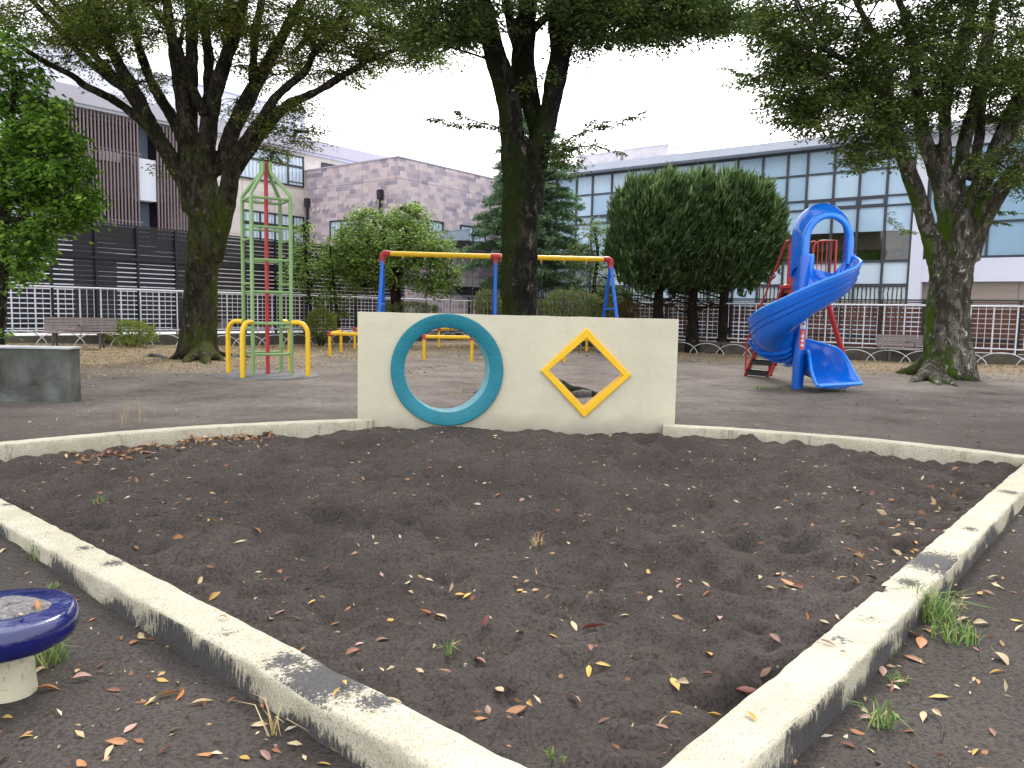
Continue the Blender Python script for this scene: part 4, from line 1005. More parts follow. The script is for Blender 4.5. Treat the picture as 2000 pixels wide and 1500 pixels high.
for i in range(len(VB) - 1):
    a, b = VB[i] + .045, VB[i + 1] - .045; mb = MB()
    def pane(z0, z1, mi): mb.cur = mi; mb.uv(UG - .01, UG + .01, a, b, z0, z1)
    bay = (i % 4 == 0 and i < 15); open_ = i >= 12 and not bay
    pane(7.45, 8.34, 1 if rb.random() < .5 else 0); pane(6.36, 7.37, 0 if rb.random() < .6 else 1); pane(5.97, 6.28, 0)
    if open_: pane(4.92, 5.89, 0); pane(3.76, 4.91, 4)
    else: pane(3.76, 5.89, 1 if bay else rb.choice((0, 1)))
    pane(2.80, 3.66, 2); pane(1.41, 2.66, 3 if not bay else 1); pane(.35, 1.29, 2)
    mb.build('glazing_bay', mats, gb)
for i in range(len(VB) - 1):
    if i % 4 == 1 or i in (15, 16, 17): a, b = VB[i] + .046, VB[i + 1] - .046; bpart('vent_frame', MT['mullion'], gb, (UG - .07, UG - .012, a, b, 6.23, 6.283), (UG - .07, UG - .012, a, b, 5.967, 6.02), (UG - .069, UG - .013, a, a + .05, 6.021, 6.229), (UG - .069, UG - .013, b - .05, b, 6.021, 6.229))
bpart('roof_slab', MT['grey_roof'], gb, (33.35, 60, -27.5, 14, 8.46, 8.80))
bpart('end_wall', MT['white_wall'], gb, (34.4, 60, -27.2, -26.6, 0, 8.4))
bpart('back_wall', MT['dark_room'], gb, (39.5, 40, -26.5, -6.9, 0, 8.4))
bpart('room_floor', simple('room_floor', (.8, .7, .6), .5), gb, (34.25, 39.4, -26.5, -6.95, 3.4, 3.68))
bpart('room_back', simple('room_wall', (.85, .66, .52), .8, .1, 1), gb, (35.15, 35.4, -16, -6.95, 3.69, 6.5)); bpart('room_ceiling', simple('room_ceiling', (.9, .85, .8), .8), gb, (34.25, 39.4, -26.5, -6.95, 5.96, 6.1))
bpart('hand_rail', MT['vent'], gb, (34.2, 34.23, -13.2, -6.75, 4.38, 4.415))
bpart('low_shelf', simple('plant_green', (.2, .32, .1), .9, .5, 4), gb, (34.9, 35.1, -11.5, -8.0, 3.69, 4.25))
bpart('white_corner', MT['white_wall'], gb, (33.95, 34.35, -6.63, -6.2, 0, 8.45), (34.0, 34.35, -6.199, 13, 2.86, 3.74), (34.0, 34.35, -6.199, 13, 8.0, 8.45))
bpart('tan_wall', MT['tan_v'], gb, (34.55, 34.8, -6.62, 13, 0, 2.85)); bpart('inner_wall', MT['white_wall'], gb, (34.9, 39, -6.62, 13, 2.86, 8.4))
def wframe(axv, z0, z1):
    bs = [(34.02, 34.12, axv[0], axv[-1], z0, z0 + .09), (34.02, 34.12, axv[0], axv[-1], z1 - .08, z1)] + [(34.021, 34.118, s - .045, s + .045, z0 + .09, z1 - .08) for s in axv]
    bs += [(34.022, 34.116, axv[0], axv[-1], 5.05, 5.13), (34.022, 34.116, axv[0], axv[-1], 6.4, 6.48)]
    w_ = bpart('wide_window', MT['mullion'], gb, *bs); bpart('pane', glassy('blue_blind', (.30, .45, .60), rough=.12), w_, (34.08, 34.11, axv[0], axv[-1], z0 + .05, z1 - .05))
wframe([-6.1, -4.07, -1.9, .3, 2.5, 4.7, 6.9], 3.745, 7.995)
ru = thing('rooftop_unit', UVZ(37, -22.6, 8.8), 'pale grey box unit on the glass building roof, half behind the conifer', 'roof unit'); bpart('unit_casing', MT['vent'], ru, (37, 38.4, -24.6, -21.8, 8.802, 10.10)); bpart('unit_lid', MT['pale_wall'], ru, (36.97, 38.43, -24.63, -21.77, 10.101, 10.15))
ru = thing('rooftop_unit', UVZ(37, -20.3, 8.8), 'larger pale grey box unit on the glass building roof, seen in open sky', 'roof unit'); bpart('unit_casing', MT['vent'], ru, (37, 38.4, -21.6, -18.97, 8.802, 10.14)); bpart('unit_lid', MT['pale_wall'], ru, (36.97, 38.43, -21.63, -18.94, 10.141, 10.19))
# --- wheelchair seen through the window
wc = UVZ(34.75, -7.2, 3.69); t = thing('wheelchair', wc, 'folded wheelchair standing inside behind the clear window', 'wheelchair')
def circ(c, r, n=24): return [np.array(c) + V * r * math.cos(a) + Z * r * math.sin(a) for a in np.linspace(0, 2 * PI, n + 1)]
for du in (-.2, .2):
    mb = MB(); mb.tube(circ(wc + U * du + Z * .31, .29), .022, 6, False); w_ = mb.build('wheel', MT['vent'], t)
    mb = MB(); c_ = wc + U * du + Z * .31
    for k in range(8): mb.tube([c_, c_ + V * .28 * math.cos(k * PI / 4) + Z * .28 * math.sin(k * PI / 4)], .005, 4)
    mb.tube([c_ - U * .02, c_ + U * .02], .09, 14); mb.build('spokes', simple('hub_blue', (.25, .4, .6), .4), w_)
    mb = MB(); mb.tube([wc + U * du + V * .12 + Z * .4, wc + U * du + V * .16 + Z * .88, wc + U * du + V * .30 + Z * .9], .014, 6); mb.tube([wc + U * du - V * .45 + Z * .15, wc + U * du - V * .28 + Z * .5, wc + U * du + V * .13 + Z * .5], .014, 6); mb.build('frame_tube', MT['black'], t)
mb = MB(); mb.box(wc - V * .08 + Z * .5, (.4, .4, .04), (U, V, Z)); mb.build('seat', MT['black'], t)
# distant roofs behind the park, left of the frame and over the stone block
t = thing('power_line', UVZ(60, -30, 9), 'thin overhead wires crossing the sky over the stone building', 'wires')
for k in range(3): MB().tube([UVZ(44, -44, 10.3 + k * .35), UVZ(62, -32, 10.0 + k * .35), UVZ(80, -20, 10.2 + k * .35)], .02, 4).build('wire', MT['fascia'], t)

# ================================================================== VEGETATION
def nrm(a): return a / (np.linalg.norm(a, axis=-1, keepdims=True) + 1e-9)
def leaf_quads(p, d, nv, ln, wd):
    """p base, d axis, nv approx normal: rhombus leaves, slightly folded"""
    s = nrm(np.cross(d, nv)); nv = np.cross(s, d); ln = ln[:, None]; wd = wd[:, None]
    v0 = p; v1 = p + d * ln * .42 + s * wd * .5 + nv * wd * .12; v2 = p + d * ln - nv * ln * .10; v3 = p + d * ln * .42 - s * wd * .5 + nv * wd * .12
    v = np.stack([v0, v1, v2, v3], 1).reshape(-1, 3); q = np.arange(len(v)).reshape(-1, 4); return v, q
def sprays(c, d, L_, ln, wd, nsub=6, nleaf=9, droop=.25, keep=.85, flat=.35, g=rng, jit=0.):
    """layered flat twigs; returns leaf verts/quads and twig axes"""
    N = len(c); d = nrm(d); side = nrm(np.cross(d, Z) + 1e-4); L_ = np.broadcast_to(np.asarray(L_, float), (N,))
    k = np.arange(nsub); t = (k + .6) / nsub
    base = c[:, None, :] + d[:, None, :] * (L_[:, None] * t)[..., None] - Z * (droop * .35 * L_[:, None] * t ** 2)[..., None]
    sg = np.where(k % 2 == 0, 1., -1.)[None, :, None]
    sd = nrm(d[:, None, :] * (.75 + .3 * t)[None, :, None] + side[:, None, :] * sg * .85 + g.normal(0, .16, (N, nsub, 3)) * np.array([1, 1, flat]) - Z * droop * .4)
    sl = L_[:, None] * (.62 - .34 * t)[None, :] * g.uniform(.75, 1.2, (N, nsub))
    j = (np.arange(nleaf) + .5) / nleaf
    p = base[:, :, None, :] + sd[:, :, None, :] * (sl[:, :, None] * j)[..., None] - Z * (droop * .3 * sl[:, :, None] * j ** 2)[..., None]
    s2 = nrm(np.cross(sd, Z) + 1e-4); lg = np.where(np.arange(nleaf) % 2 == 0, 1., -1.)[None, None, :, None]
    ldir = nrm(sd[:, :, None, :] * .65 + s2[:, :, None, :] * lg * .75 - Z * droop + g.normal(0, .22, p.shape))
    m_ = g.random(p.shape[:3]) < keep
    p = p[m_]; ldir = ldir[m_]; nv = nrm(Z + g.normal(0, .38 + jit, p.shape)); p = p + g.normal(0, .05 + .09 * jit, p.shape) * (jit > 0)
    l_ = ln * g.uniform(.7, 1.2, len(p)); v, q = leaf_quads(p, ldir, nv, l_, l_ * wd)
    return v, q, (c, d, L_)
def pxpath(pts, Y0, Y1, bend=None):
    """(px, py, wpx) traces -> world points and radii, from depth Y0 to Y1"""
    n = len(pts); P = []; Rr = []
    for i, (x, y, w_) in enumerate(pts):
        t = i / (n - 1); Yd = Y0 + (Y1 - Y0) * t ** 1.2; p = at(x, y, Yd); P.append(p); Rr.append(w_ * .5 * Yd / F)
    sp = spline(P, 5); rr_ = np.interp(np.linspace(0, n - 1, len(sp)), range(n), Rr); return sp, list(rr_)
def blob_pts(cx, cy, rx, ry, Y, rY, n, g=rng, shell=.35):
    a = nrm(g.normal(0, 1, (n, 3))); r = (shell + (1 - shell) * g.random(n)) ** .5
    a = a * r[:, None]; Yd = Y + a[:, 1] * rY
    return np.array([at(cx + a[i, 0] * rx, cy - a[i, 2] * ry, Yd[i]) for i in range(n)])
def tree(name, label, base, limbs, blobs, leaf, barkm, ln, wd, L0, dens=1.0, bushy=0., droop=.25, extra=None, twig=.007, nsub=6, nleaf=9, keep=.85, big=.16, remesh=.035, cat='tree', roots=(), thin=.012, seed=1, group=None):
    g = np.random.default_rng(seed); t = thing(name, base, label, cat, group)
    tm = MB(); bm = MB(); S = []
    for (pts, rad) in limbs:
        # fat part goes into the remeshed trunk, thin part into branches
        k = next((i for i, r in enumerate(rad) if r < big * .5), len(rad))
        if k >= 2: tm.tube(pts[:k + 1], [max(r, .02) for r in rad[:k + 1]], 16)
        if k < len(rad) - 1: bm.tube(pts[max(k - 1, 0):], [max(r, .01) for r in rad[max(k - 1, 0):]], 8)
        S += [p for p in pts[len(pts) // 3:]]
    for pts, rad in roots: tm.tube(pts, rad, 14)
    S = np.array(S)
    o = tm.build('trunk', barkm, t, remesh=remesh, smooth=True) if tm.v else None
    if o is not None:
        tx = bpy.data.textures.get('lumps') or bpy.data.textures.new('lumps', 'CLOUDS'); tx.noise_scale = .35; tx.noise_depth = 3
        dm = o.modifiers.new('lumps', 'DISPLACE'); dm.texture = tx; dm.strength = .07; dm.mid_level = .5; dm.texture_coords = 'LOCAL'
    VV = []; QQ = []; nv_ = 0; ctr = np.array(base, float)
    for b in blobs:
        cx_, cy_, rx, ry, Yb, rY, n = b[:7]; sc = b[7] if len(b) > 7 else 1.; n = max(1, int(n * (dens if cy_ > -90 else 1.)))
        pts = blob_pts(cx_, cy_, rx, ry, Yb, rY, n, g)
        nh = max(1, n // 14); hubs = pts[g.choice(n, nh, replace=False)]
        for h_ in hubs:
            dd = np.linalg.norm(S - h_, axis=1) + np.maximum(0, S[:, 2] - h_[2]) * .8; s0 = S[np.argmin(dd)]
            if np.linalg.norm(s0 - h_) > .3:
                md = (s0 + h_) / 2 + g.normal(0, .12, 3) + Z * .08 * np.linalg.norm(s0 - h_)
                r0 = min(.034, .008 + .009 * np.linalg.norm(s0 - h_)); sp = spline([s0, md, h_], 4); bm.tube(sp, list(np.linspace(r0, thin, len(sp))), 5)
        for c in pts:
            hh = hubs[np.argmin(np.linalg.norm(hubs - c, axis=1))]; dq = np.linalg.norm(hh - c)
            if dq > .15: bm.tube([hh, (hh + c) / 2 + Z * .04 * dq + g.normal(0, .04, 3), c], [thin * .8, thin * .6, twig], 4, False)
        bc = at(cx_, cy_, Yb); d = (pts - ctr) * np.array([1, 1, 0]); d = nrm(d) * .7 + nrm(pts - bc) * .7 + g.normal(0, .35, pts.shape); d[:, 2] = d[:, 2] * .25 - droop * .15 + .05
        LL = L0 * sc * g.uniform(.7, 1.25, n)
        v, q, ax_ = sprays(pts - nrm(d) * LL[:, None] * .35, d, LL, ln * (1 if sc <= 1 else sc), wd, nsub, nleaf, droop, keep, flat=.35 + bushy, g=g, jit=bushy)
        VV.append(v); QQ.append(q + nv_); nv_ += len(v)
        for i in range(0, n): bm.tube([pts[i] - nrm(d[i]) * LL[i] * .35, pts[i] + nrm(d[i]) * LL[i] * .6 - Z * droop * .1], [twig, twig * .4], 3, False)
    if extra:
        for (path, sgm) in extra:
            P = np.array(path[0]); bm.tube(path[0], path[1], 5)
            for v, q in sgm: VV.append(v); QQ.append(q + nv_); nv_ += len(v)
    if bm.v: bm.build('branches', barkm, t, smooth=True)
    if VV: npmesh('crown', np.concatenate(VV), np.concatenate(QQ), leaf, t)
    return t
def shoot(pxs, Y0, Y1, ln, wd, sub=.22, n=9, r=.012, g=rng, droop=.3):
    """a single leafy water shoot following a traced line"""
    P = spline([at(x, y, Y0 + (Y1 - Y0) * i / (len(pxs) - 1)) for i, (x, y) in enumerate(pxs)], 6); A_ = np.array(P)
    idx = np.linspace(2, len(A_) - 2, n).astype(int); d = nrm(A_[np.minimum(idx + 1, len(A_) - 1)] - A_[idx]) + g.normal(0, .25, (n, 3)) * np.array([1, 1, .5])
    v, q, _ = sprays(A_[idx], d, sub * g.uniform(.8, 1.3, n), ln, wd, 4, 5, droop, .95, g=g)
    return ((P, list(np.linspace(r, r * .25, len(P)))), [(v, q)])

ZL = [(.0, (.045, .070, .014)), (.35, (.08, .125, .022)), (.7, (.12, .175, .03)), (1., (.26, .28, .055))]
MT['leaf_l'] = leafmat('zelkova_leaf', ZL, .52, patch=(.22, .19, .04), pscale=.35)
MT['leaf_m'] = leafmat('dark_leaf', [(0., (.045, .08, .022)), (.5, (.09, .145, .036)), (1., (.16, .22, .055))], .35)
MT['leaf_r'] = leafmat('deep_green_leaf', [(0., (.05, .09, .02)), (.5, (.10, .16, .036)), (.92, (.18, .245, .055)), (1., (.28, .23, .06))], .45)
MT['leaf_bright'] = leafmat('fresh_leaf', [(0., (.03, .08, .01)), (.5, (.09, .20, .022)), (1., (.26, .42, .06))], .5, .35)
MT['leaf_round'] = leafmat('glossy_green_leaf', [(0., (.09, .16, .03)), (.5, (.20, .32, .065)), (1., (.34, .46, .13))], .35, .35)
MT['leaf_small'] = leafmat('light_leaf', [(0., (.12, .19, .06)), (.5, (.22, .32, .12)), (1., (.36, .46, .20))], .4)
MT['needle'] = leafmat('blue_green_needles', [(0., (.08, .15, .075)), (.5, (.20, .33, .18)), (1., (.40, .55, .34))], .15, .6)
MT['juniper'] = leafmat('juniper_foliage', [(0., (.11, .22, .08)), (.5, (.30, .48, .18)), (1., (.58, .76, .36))], .40, .65)
MT['shrub'] = leafmat('shrub_leaf', [(0., (.09, .14, .03)), (.5, (.20, .27, .055)), (1., (.42, .44, .11))], .25)
MT['hedge'] = leafmat('hedge_leaf', [(0., (.10, .13, .045)), (.5, (.19, .24, .085)), (1., (.33, .36, .15))], .25)
MT['rust'] = leafmat('rusty_leaf', [(0., (.10, .04, .02)), (.5, (.18, .08, .04)), (1., (.10, .12, .04))], .2)

def crop(pts, k=2.857, ox=0, oy=0): return [(ox + x / k, oy + y / k, w_ / k) for x, y, w_ in pts]
def up_ext(pts, n=3, step=110):
    """carry a traced limb on above the frame"""
    (x0, y0, w0), (x1, y1, w1) = pts[-2], pts[-1]; dx, dy = x1 - x0, y1 - y0; L_ = math.hypot(dx, dy); out = list(pts)
    for i in range(1, n + 1): out.append((x1 + dx / L_ * step * i * .85, y1 + dy / L_ * step * i, max(w1 * (1 - .28 * i), 5)))
    return out
# ---- left big tree
lt = []
def addl(store, pts, Y0, Y1, ext=0, **k): store.append(pxpath(up_ext(pts, ext) if ext else pts, Y0, Y1))
Y = 20.4
addl(lt, [(384, 715, 100), (386, 690, 84), (388, 660, 70), (391, 600, 63), (395, 520, 61), (400, 450, 62), (398, 395, 66), (390, 345, 60), (385, 300, 46)], Y, Y)
addl(lt, crop([(1190, 1450, 100), (1225, 1270, 112), (1262, 1130, 108), (1292, 960, 92), (1330, 850, 75), (1450, 680, 60), (1540, 540, 48), (1700, 400, 38), (1750, 300, 34), (1850, 180, 28), (1950, 0, 22)]), Y, Y - 1.5)
addl(lt, crop([(1080, 1180, 120), (1050, 1050, 105), (960, 900, 90), (860, 730, 82), (740, 500, 78), (660, 350, 60), (570, 150, 50), (520, 0, 42)]), Y, Y - 1.8, 2)
addl(lt, crop([(860, 730, 60), (820, 700, 60), (700, 600, 50), (580, 530, 44), (480, 480, 38), (400, 420, 34), (260, 350, 30), (100, 250, 26), (0, 180, 22), (-120, 90, 16)]), Y - .1, Y - 2.8)
addl(lt, crop([(740, 520, 50), (600, 430, 44), (450, 300, 40), (300, 130, 34), (180, 0, 30)]), Y - .6, Y - 2.2, 2)
addl(lt, crop([(870, 740, 56), (800, 640, 50), (650, 440, 46), (520, 300, 40), (370, 100, 34), (290, 0, 30)]), Y, Y + 1.8, 2)
addl(lt, crop([(1040, 980, 80), (1030, 800, 75), (950, 640, 62), (850, 470, 52), (780, 280, 46), (740, 100, 40), (720, 0, 36)]), Y, Y + 1.4, 2)
addl(lt, crop([(1050, 900, 100), (1040, 700, 92), (1010, 500, 76), (965, 250, 60), (930, 0, 48)]), Y, Y - .8, 3)
addl(lt, crop([(1060, 800, 90), (1060, 600, 80), (1070, 300, 66), (1068, 100, 60), (1060, 0, 56)]), Y, Y + .9, 3)
addl(lt, crop([(1110, 1000, 110), (1150, 800, 105), (1190, 560, 84), (1260, 330, 70), (1320, 150, 62), (1360, 0, 54)]), Y, Y - 1., 3)
addl(lt, crop([(1140, 640, 56), (1060, 450, 46), (990, 250, 40), (900, 100, 32), (800, 0, 26)]), Y - .4, Y - 1.9)
addl(lt, crop([(1160, 640, 60), (1165, 350, 56), (1150, 200, 50)]), Y + .2, Y + 1.2, 1)
addl(lt, crop([(1140, 1080, 80), (1175, 975, 60), (1230, 925, 72), (1290, 750, 88), (1380, 560, 82), (1450, 430, 70), (1560, 230, 58), (1680, 0, 46)]), Y, Y + 1.3, 2)
addl(lt, crop([(1410, 480, 50), (1420, 250, 46), (1450, 50, 40), (1460, 0, 38)]), Y + .7, Y + 2.2, 1)
addl(lt, crop([(1300, 980, 70), (1350, 900, 66), (1480, 720, 60), (1600, 590, 52), (1750, 520, 44), (1900, 430, 38), (2000, 370, 32), (2100, 310, 24), (2250, 270, 16)]), Y - .2, Y - 1.6)
addl(lt, crop([(1640, 300, 36), (1760, 170, 30), (1900, 120, 24), (2050, 60, 18)]), Y + .9, Y + 2.6)
roots_l = []
def root(p0, p1, r0, r1, zz=.35, mid=.5):
    a = np.array(p0, float); b = np.array(p1, float); return (spline([a + Z * zz, a * .6 + b * .4 + Z * (zz * .3), a * .25 + b * .75 + Z * .03, b - Z * .06], 4), list(np.linspace(r0, r1, 13)))
bl = gp(385, 700)
bl[1] = 20.4
for (px, py, r0, r1) in ((325, 703, .22, .05), (440, 706, .2, .05), (465, 697, .13, .04), (355, 709, .2, .06), (405, 712, .22, .06)): roots_l.append(root((bl[0], bl[1], 0), gp(px, py), r0, r1))
LB = [(100, 35, 150, 55, Y - 1.5, 2, 90), (300, 25, 190, 60, Y - 1, 2.8, 150), (300, 40, 190, 60, Y + 2, 1.5, 80), (560, 20, 190, 75, Y + .3, 3, 210), (700, 45, 130, 60, Y - 1, 2.2, 130), (770, 95, 75, 30, Y - 1.2, 1.4, 50), (830, 118, 34, 16, Y - 1.3, .8, 12), (640, 120, 110, 40, Y, 2., 75), (480, 95, 100, 50, Y + 1., 1.8, 60),
      (560, 215, 42, 26, Y - .8, 1., 18), (575, 262, 42, 26, Y - .8, 1., 18, .9), (535, 300, 36, 14, Y - .9, .7, 9, .8), (170, 105, 85, 36, Y - 1.5, 1.3, 34), (290, 160, 50, 36, Y, 1.2, 14, .8), (210, 60, 100, 40, Y, 2, 60), (450, 215, 40, 26, Y + .8, .8, 8, .8), (330, 330, 16, 12, Y - .7, .3, 2, .7), (520, 150, 45, 30, Y, 1., 14), (500, 240, 40, 22, Y - .8, .7, 9, .8),
      (350, -150, 470, 110, Y, 4.5, 420, 1.7), (350, -380, 430, 150, Y, 4.5, 330, 2.2)]
tree('zelkova_tree', 'broad vase shaped tree on the left with mossy trunk and many spreading dark limbs', (bl[0], bl[1], 0), lt, LB, MT['leaf_l'], MT['bark_l'], .090, .46, .72, dens=1.4, bushy=.12, roots=roots_l, seed=21)

# ---- middle tree (behind the play wall)
Y = 13.5; mt_ = []
k = dict()
addl(mt_, [(1020, 770, 100), (1019, 735, 86), (1017, 690, 74), (1015, 610, 67), (1015, 500, 70), (1017, 400, 73), (1018, 335, 70), (1012, 280, 58)], Y, Y)
c2 = lambda pts: crop(pts, 2.857, 600)
addl(mt_, c2([(1170, 1050, 150), (1150, 850, 140), (1135, 650, 130), (1110, 500, 128), (1060, 350, 124), (1020, 180, 112), (985, 50, 104), (930, -60, 80)]), Y, Y - .5, 2)
addl(mt_, c2([(960, 20, 66), (880, -30, 60), (800, -90, 50)]), Y - .4, Y - 1., 2)
addl(mt_, c2([(1290, 800, 70), (1262, 650, 90), (1235, 500, 116), (1205, 380, 130), (1210, 230, 118), (1225, 80, 104), (1240, -60, 90)]), Y + .1, Y + .5, 2)
addl(mt_, c2([(1190, 300, 70), (1140, 150, 58), (1110, 0, 48), (1090, -80, 44)]), Y + .3, Y + .8, 2)
addl(mt_, c2([(1240, 1150, 150), (1280, 900, 125), (1310, 780, 115), (1355, 600, 116), (1385, 450, 116), (1415, 300, 112), (1450, 170, 98), (1500, 0, 84), (1540, -100, 70)]), Y, Y - .4, 2)
addl(mt_, c2([(1400, 330, 66), (1372, 150, 56), (1360, 0, 50), (1350, -90, 46)]), Y, Y + .5, 2)
addl(mt_, c2([(1235, 200, 40), (1330, 100, 44), (1450, 40, 38), (1600, -20, 30)]), Y + .6, Y + 1.2)
bm_ = (gp(1019, 745)[0] * .97, Y, 0)
roots_m = [root((bm_[0], Y, 0), gp(930, 768), .16, .05, .2), root((bm_[0], Y, 0), gp(1180, 776), .18, .08, .2), root((bm_[0] + .5, Y - .3, -.03), gp(1120, 764), .09, .05, .12), root((bm_[0], Y, 0), (bm_[0] + 1., Y + 1.2, 0), .2, .05)]
MBL = [(890, 40, 80, 38, Y - .6, 1.5, 95), (860, 72, 70, 14, Y - .7, .9, 34), (950, 55, 40, 28, Y - .3, 1, 24), (1130, 20, 70, 50, Y + .3, 1.5, 50), (1110, 75, 45, 26, Y, .9, 18), (1200, 40, 110, 40, Y - .2, 1.6, 110), (1330, 20, 100, 34, Y - .3, 1.6, 95), (1360, 48, 66, 20, Y - .4, 1., 34), (1270, 70, 60, 22, Y - .3, 1., 30), (1410, 40, 20, 16, Y - .4, .6, 6),
       (1040, -20, 380, 45, Y, 3, 190), (1040, -170, 430, 90, Y, 3.5, 340, 1.5), (1040, -380, 400, 150, Y, 3.5, 280, 2.), (1100, 285, 26, 22, Y - .5, .5, 9, .8), (1098, 315, 20, 12, Y - .5, .4, 4, .7), (1040, 165, 10, 12, Y - .4, .2, 2, .4), (1068, 150, 10, 10, Y - .4, .2, 2, .4)]
ex = [shoot([(1010, 268), (960, 245), (900, 240), (850, 230)], Y - .3, Y - .6, .095, .40, .24, 12), shoot([(950, 243), (915, 232), (905, 224)], Y - .5, Y - .6, .09, .4, .2, 4),
      shoot([(1065, 300), (1130, 262), (1190, 243), (1248, 224)], Y - .3, Y - .8, .095, .40, .24, 13), shoot([(1070, 310), (1120, 290), (1160, 285), (1195, 290)], Y - .3, Y - .9, .09, .4, .24, 8), shoot([(1130, 270), (1150, 245), (1170, 240)], Y - .5, Y - .6, .09, .4, .2, 4)]
tree('zelkova_tree', 'dark mossy tree with three upright stems rising directly behind the cream play wall', bm_, mt_, MBL, MT['leaf_m'], MT['bark_m'], .084, .46, .52, dens=1.3, bushy=.12, roots=roots_m, extra=ex, seed=22, remesh=.028, thin=.009, twig=.005)

# ---- right tree
Y = 18.6; rt_ = []; c3 = lambda pts: crop(pts, 2.857, 1300)
addl(rt_, [(1850, 765, 125), (1852, 740, 108), (1852, 700, 92), (1850, 640, 80), (1854, 570, 76), (1862, 500, 76), (1868, 440, 70), (1866, 410, 54)], Y, Y)
addl(rt_, c3([(1530, 1560, 100), (1500, 1400, 100), (1440, 1200, 88), (1390, 1050, 84), (1330, 880, 86), (1270, 700, 84), (1220, 550, 66), (1150, 420, 50), (1060, 360, 42), (950, 310, 32), (850, 250, 22)]), Y, Y - 1.6)
addl(rt_, c3([(1300, 790, 46), (1180, 680, 38), (1080, 580, 34), (960, 500, 28), (880, 400, 20), (800, 330, 14)]), Y - .7, Y - 2.3)
addl(rt_, c3([(1590, 1290, 110), (1550, 1080, 100), (1510, 950, 88), (1450, 800, 80), (1420, 650, 66), (1400, 500, 56), (1380, 300, 46), (1340, 100, 38), (1300, 0, 34)]), Y, Y + .9, 2)
addl(rt_, c3([(1240, 620, 50), (1250, 450, 46), (1200, 280, 40), (1120, 120, 32), (1060, 0, 26)]), Y - .5, Y + .5, 1)
addl(rt_, c3([(1610, 1180, 80), (1650, 900, 72), (1690, 700, 66), (1730, 550, 56), (1760, 350, 48), (1800, 150, 42), (1840, 0, 38)]), Y, Y + 1.3, 2)
addl(rt_, c3([(1570, 1000, 70), (1560, 800, 66), (1565, 550, 66), (1620, 350, 60), (1680, 150, 54), (1720, 0, 50)]), Y, Y + .3, 3)
addl(rt_, c3([(1670, 1290, 110), (1715, 1120, 100), (1800, 950, 96), (1880, 780, 108), (1960, 600, 104), (2050, 400, 80), (2140, 200, 64)]), Y, Y - 1., 2)
addl(rt_, c3([(1690, 1450, 120), (1740, 1270, 112), (1850, 1090, 96), (1960, 950, 76), (2080, 850, 60), (2250, 740, 40)]), Y, Y - 1.8, 1)
addl(rt_, c3([(1700, 1000, 60), (1745, 800, 54), (1760, 600, 48), (1790, 400, 40)]), Y, Y + 1.6, 2)
br_b = (gp(1852, 742)[0], Y, 0)
roots_r = [root((br_b[0], Y, 0), gp(px, py), r0 * .85, r1 * .8, z_) for px, py, r0, r1, z_ in ((1745, 728, .24, .07, .5), (1775, 748, .22, .06, .35), (1790, 745, .2, .06, .3), (1925, 747, .26, .05, .4), (1835, 753, .22, .08, .25), (1870, 755, .22, .08, .25), (1905, 725, .2, .06, .3))]
RBL = [(1560, 60, 100, 70, Y - 1, 2, 120), (1580, 160, 80, 60, Y - 1.2, 1.6, 85), (1545, 215, 50, 28, Y - 1.3, 1., 22), (1660, 220, 100, 60, Y - 1.2, 1.8, 120), (1640, 120, 130, 90, Y, 2.2, 150), (1720, 300, 62, 28, Y - 1.2, 1.2, 36), (1780, 130, 120, 110, Y - .5, 2.6, 190), (1760, 240, 70, 45, Y - .6, 1.6, 44), (1830, 300, 50, 24, Y + 1.2, 1., 9), (1900, 80, 140, 110, Y - .5, 2.8, 220), (1970, 190, 80, 80, Y + .8, 2.2, 80), (1880, 190, 80, 60, Y + .8, 2., 46), (1960, 320, 60, 32, Y - 1.5, 1.2, 30), (1975, 365, 34, 22, Y - 1.6, .8, 10), (1500, 30, 40, 40, Y - 1, 1.3, 26), (1480, 155, 46, 12, Y - 1.6, .5, 10), (2080, 150, 120, 130, Y - .5, 2.5, 110),
       (1800, -100, 380, 90, Y, 4, 420, 1.6), (1850, -330, 400, 150, Y, 4, 330, 2.2)]
exr = [shoot([(1500, 165), (1455, 145), (1415, 132)], Y - 1.6, Y - 1.9, .09, .42, .28, 8), shoot([(1794, 455), (1775, 452), (1752, 438), (1738, 424)], Y - .4, Y - 1., .085, .42, .2, 9, .008), shoot([(1925, 400), (1950, 412), (1980, 415)], Y - .6, Y - 1., .085, .42, .2, 6, .008), shoot([(1920, 418), (1940, 432), (1960, 436)], Y - .6, Y - .9, .085, .42, .18, 5, .008)]
tree('zelkova_tree', 'big tree right of the blue slide with patchy mossy bark and wide roots', br_b, rt_, RBL, MT['leaf_r'], MT['bark_r'], .105, .44, .66, dens=1.25, bushy=.10, roots=roots_r, extra=exr, seed=23)

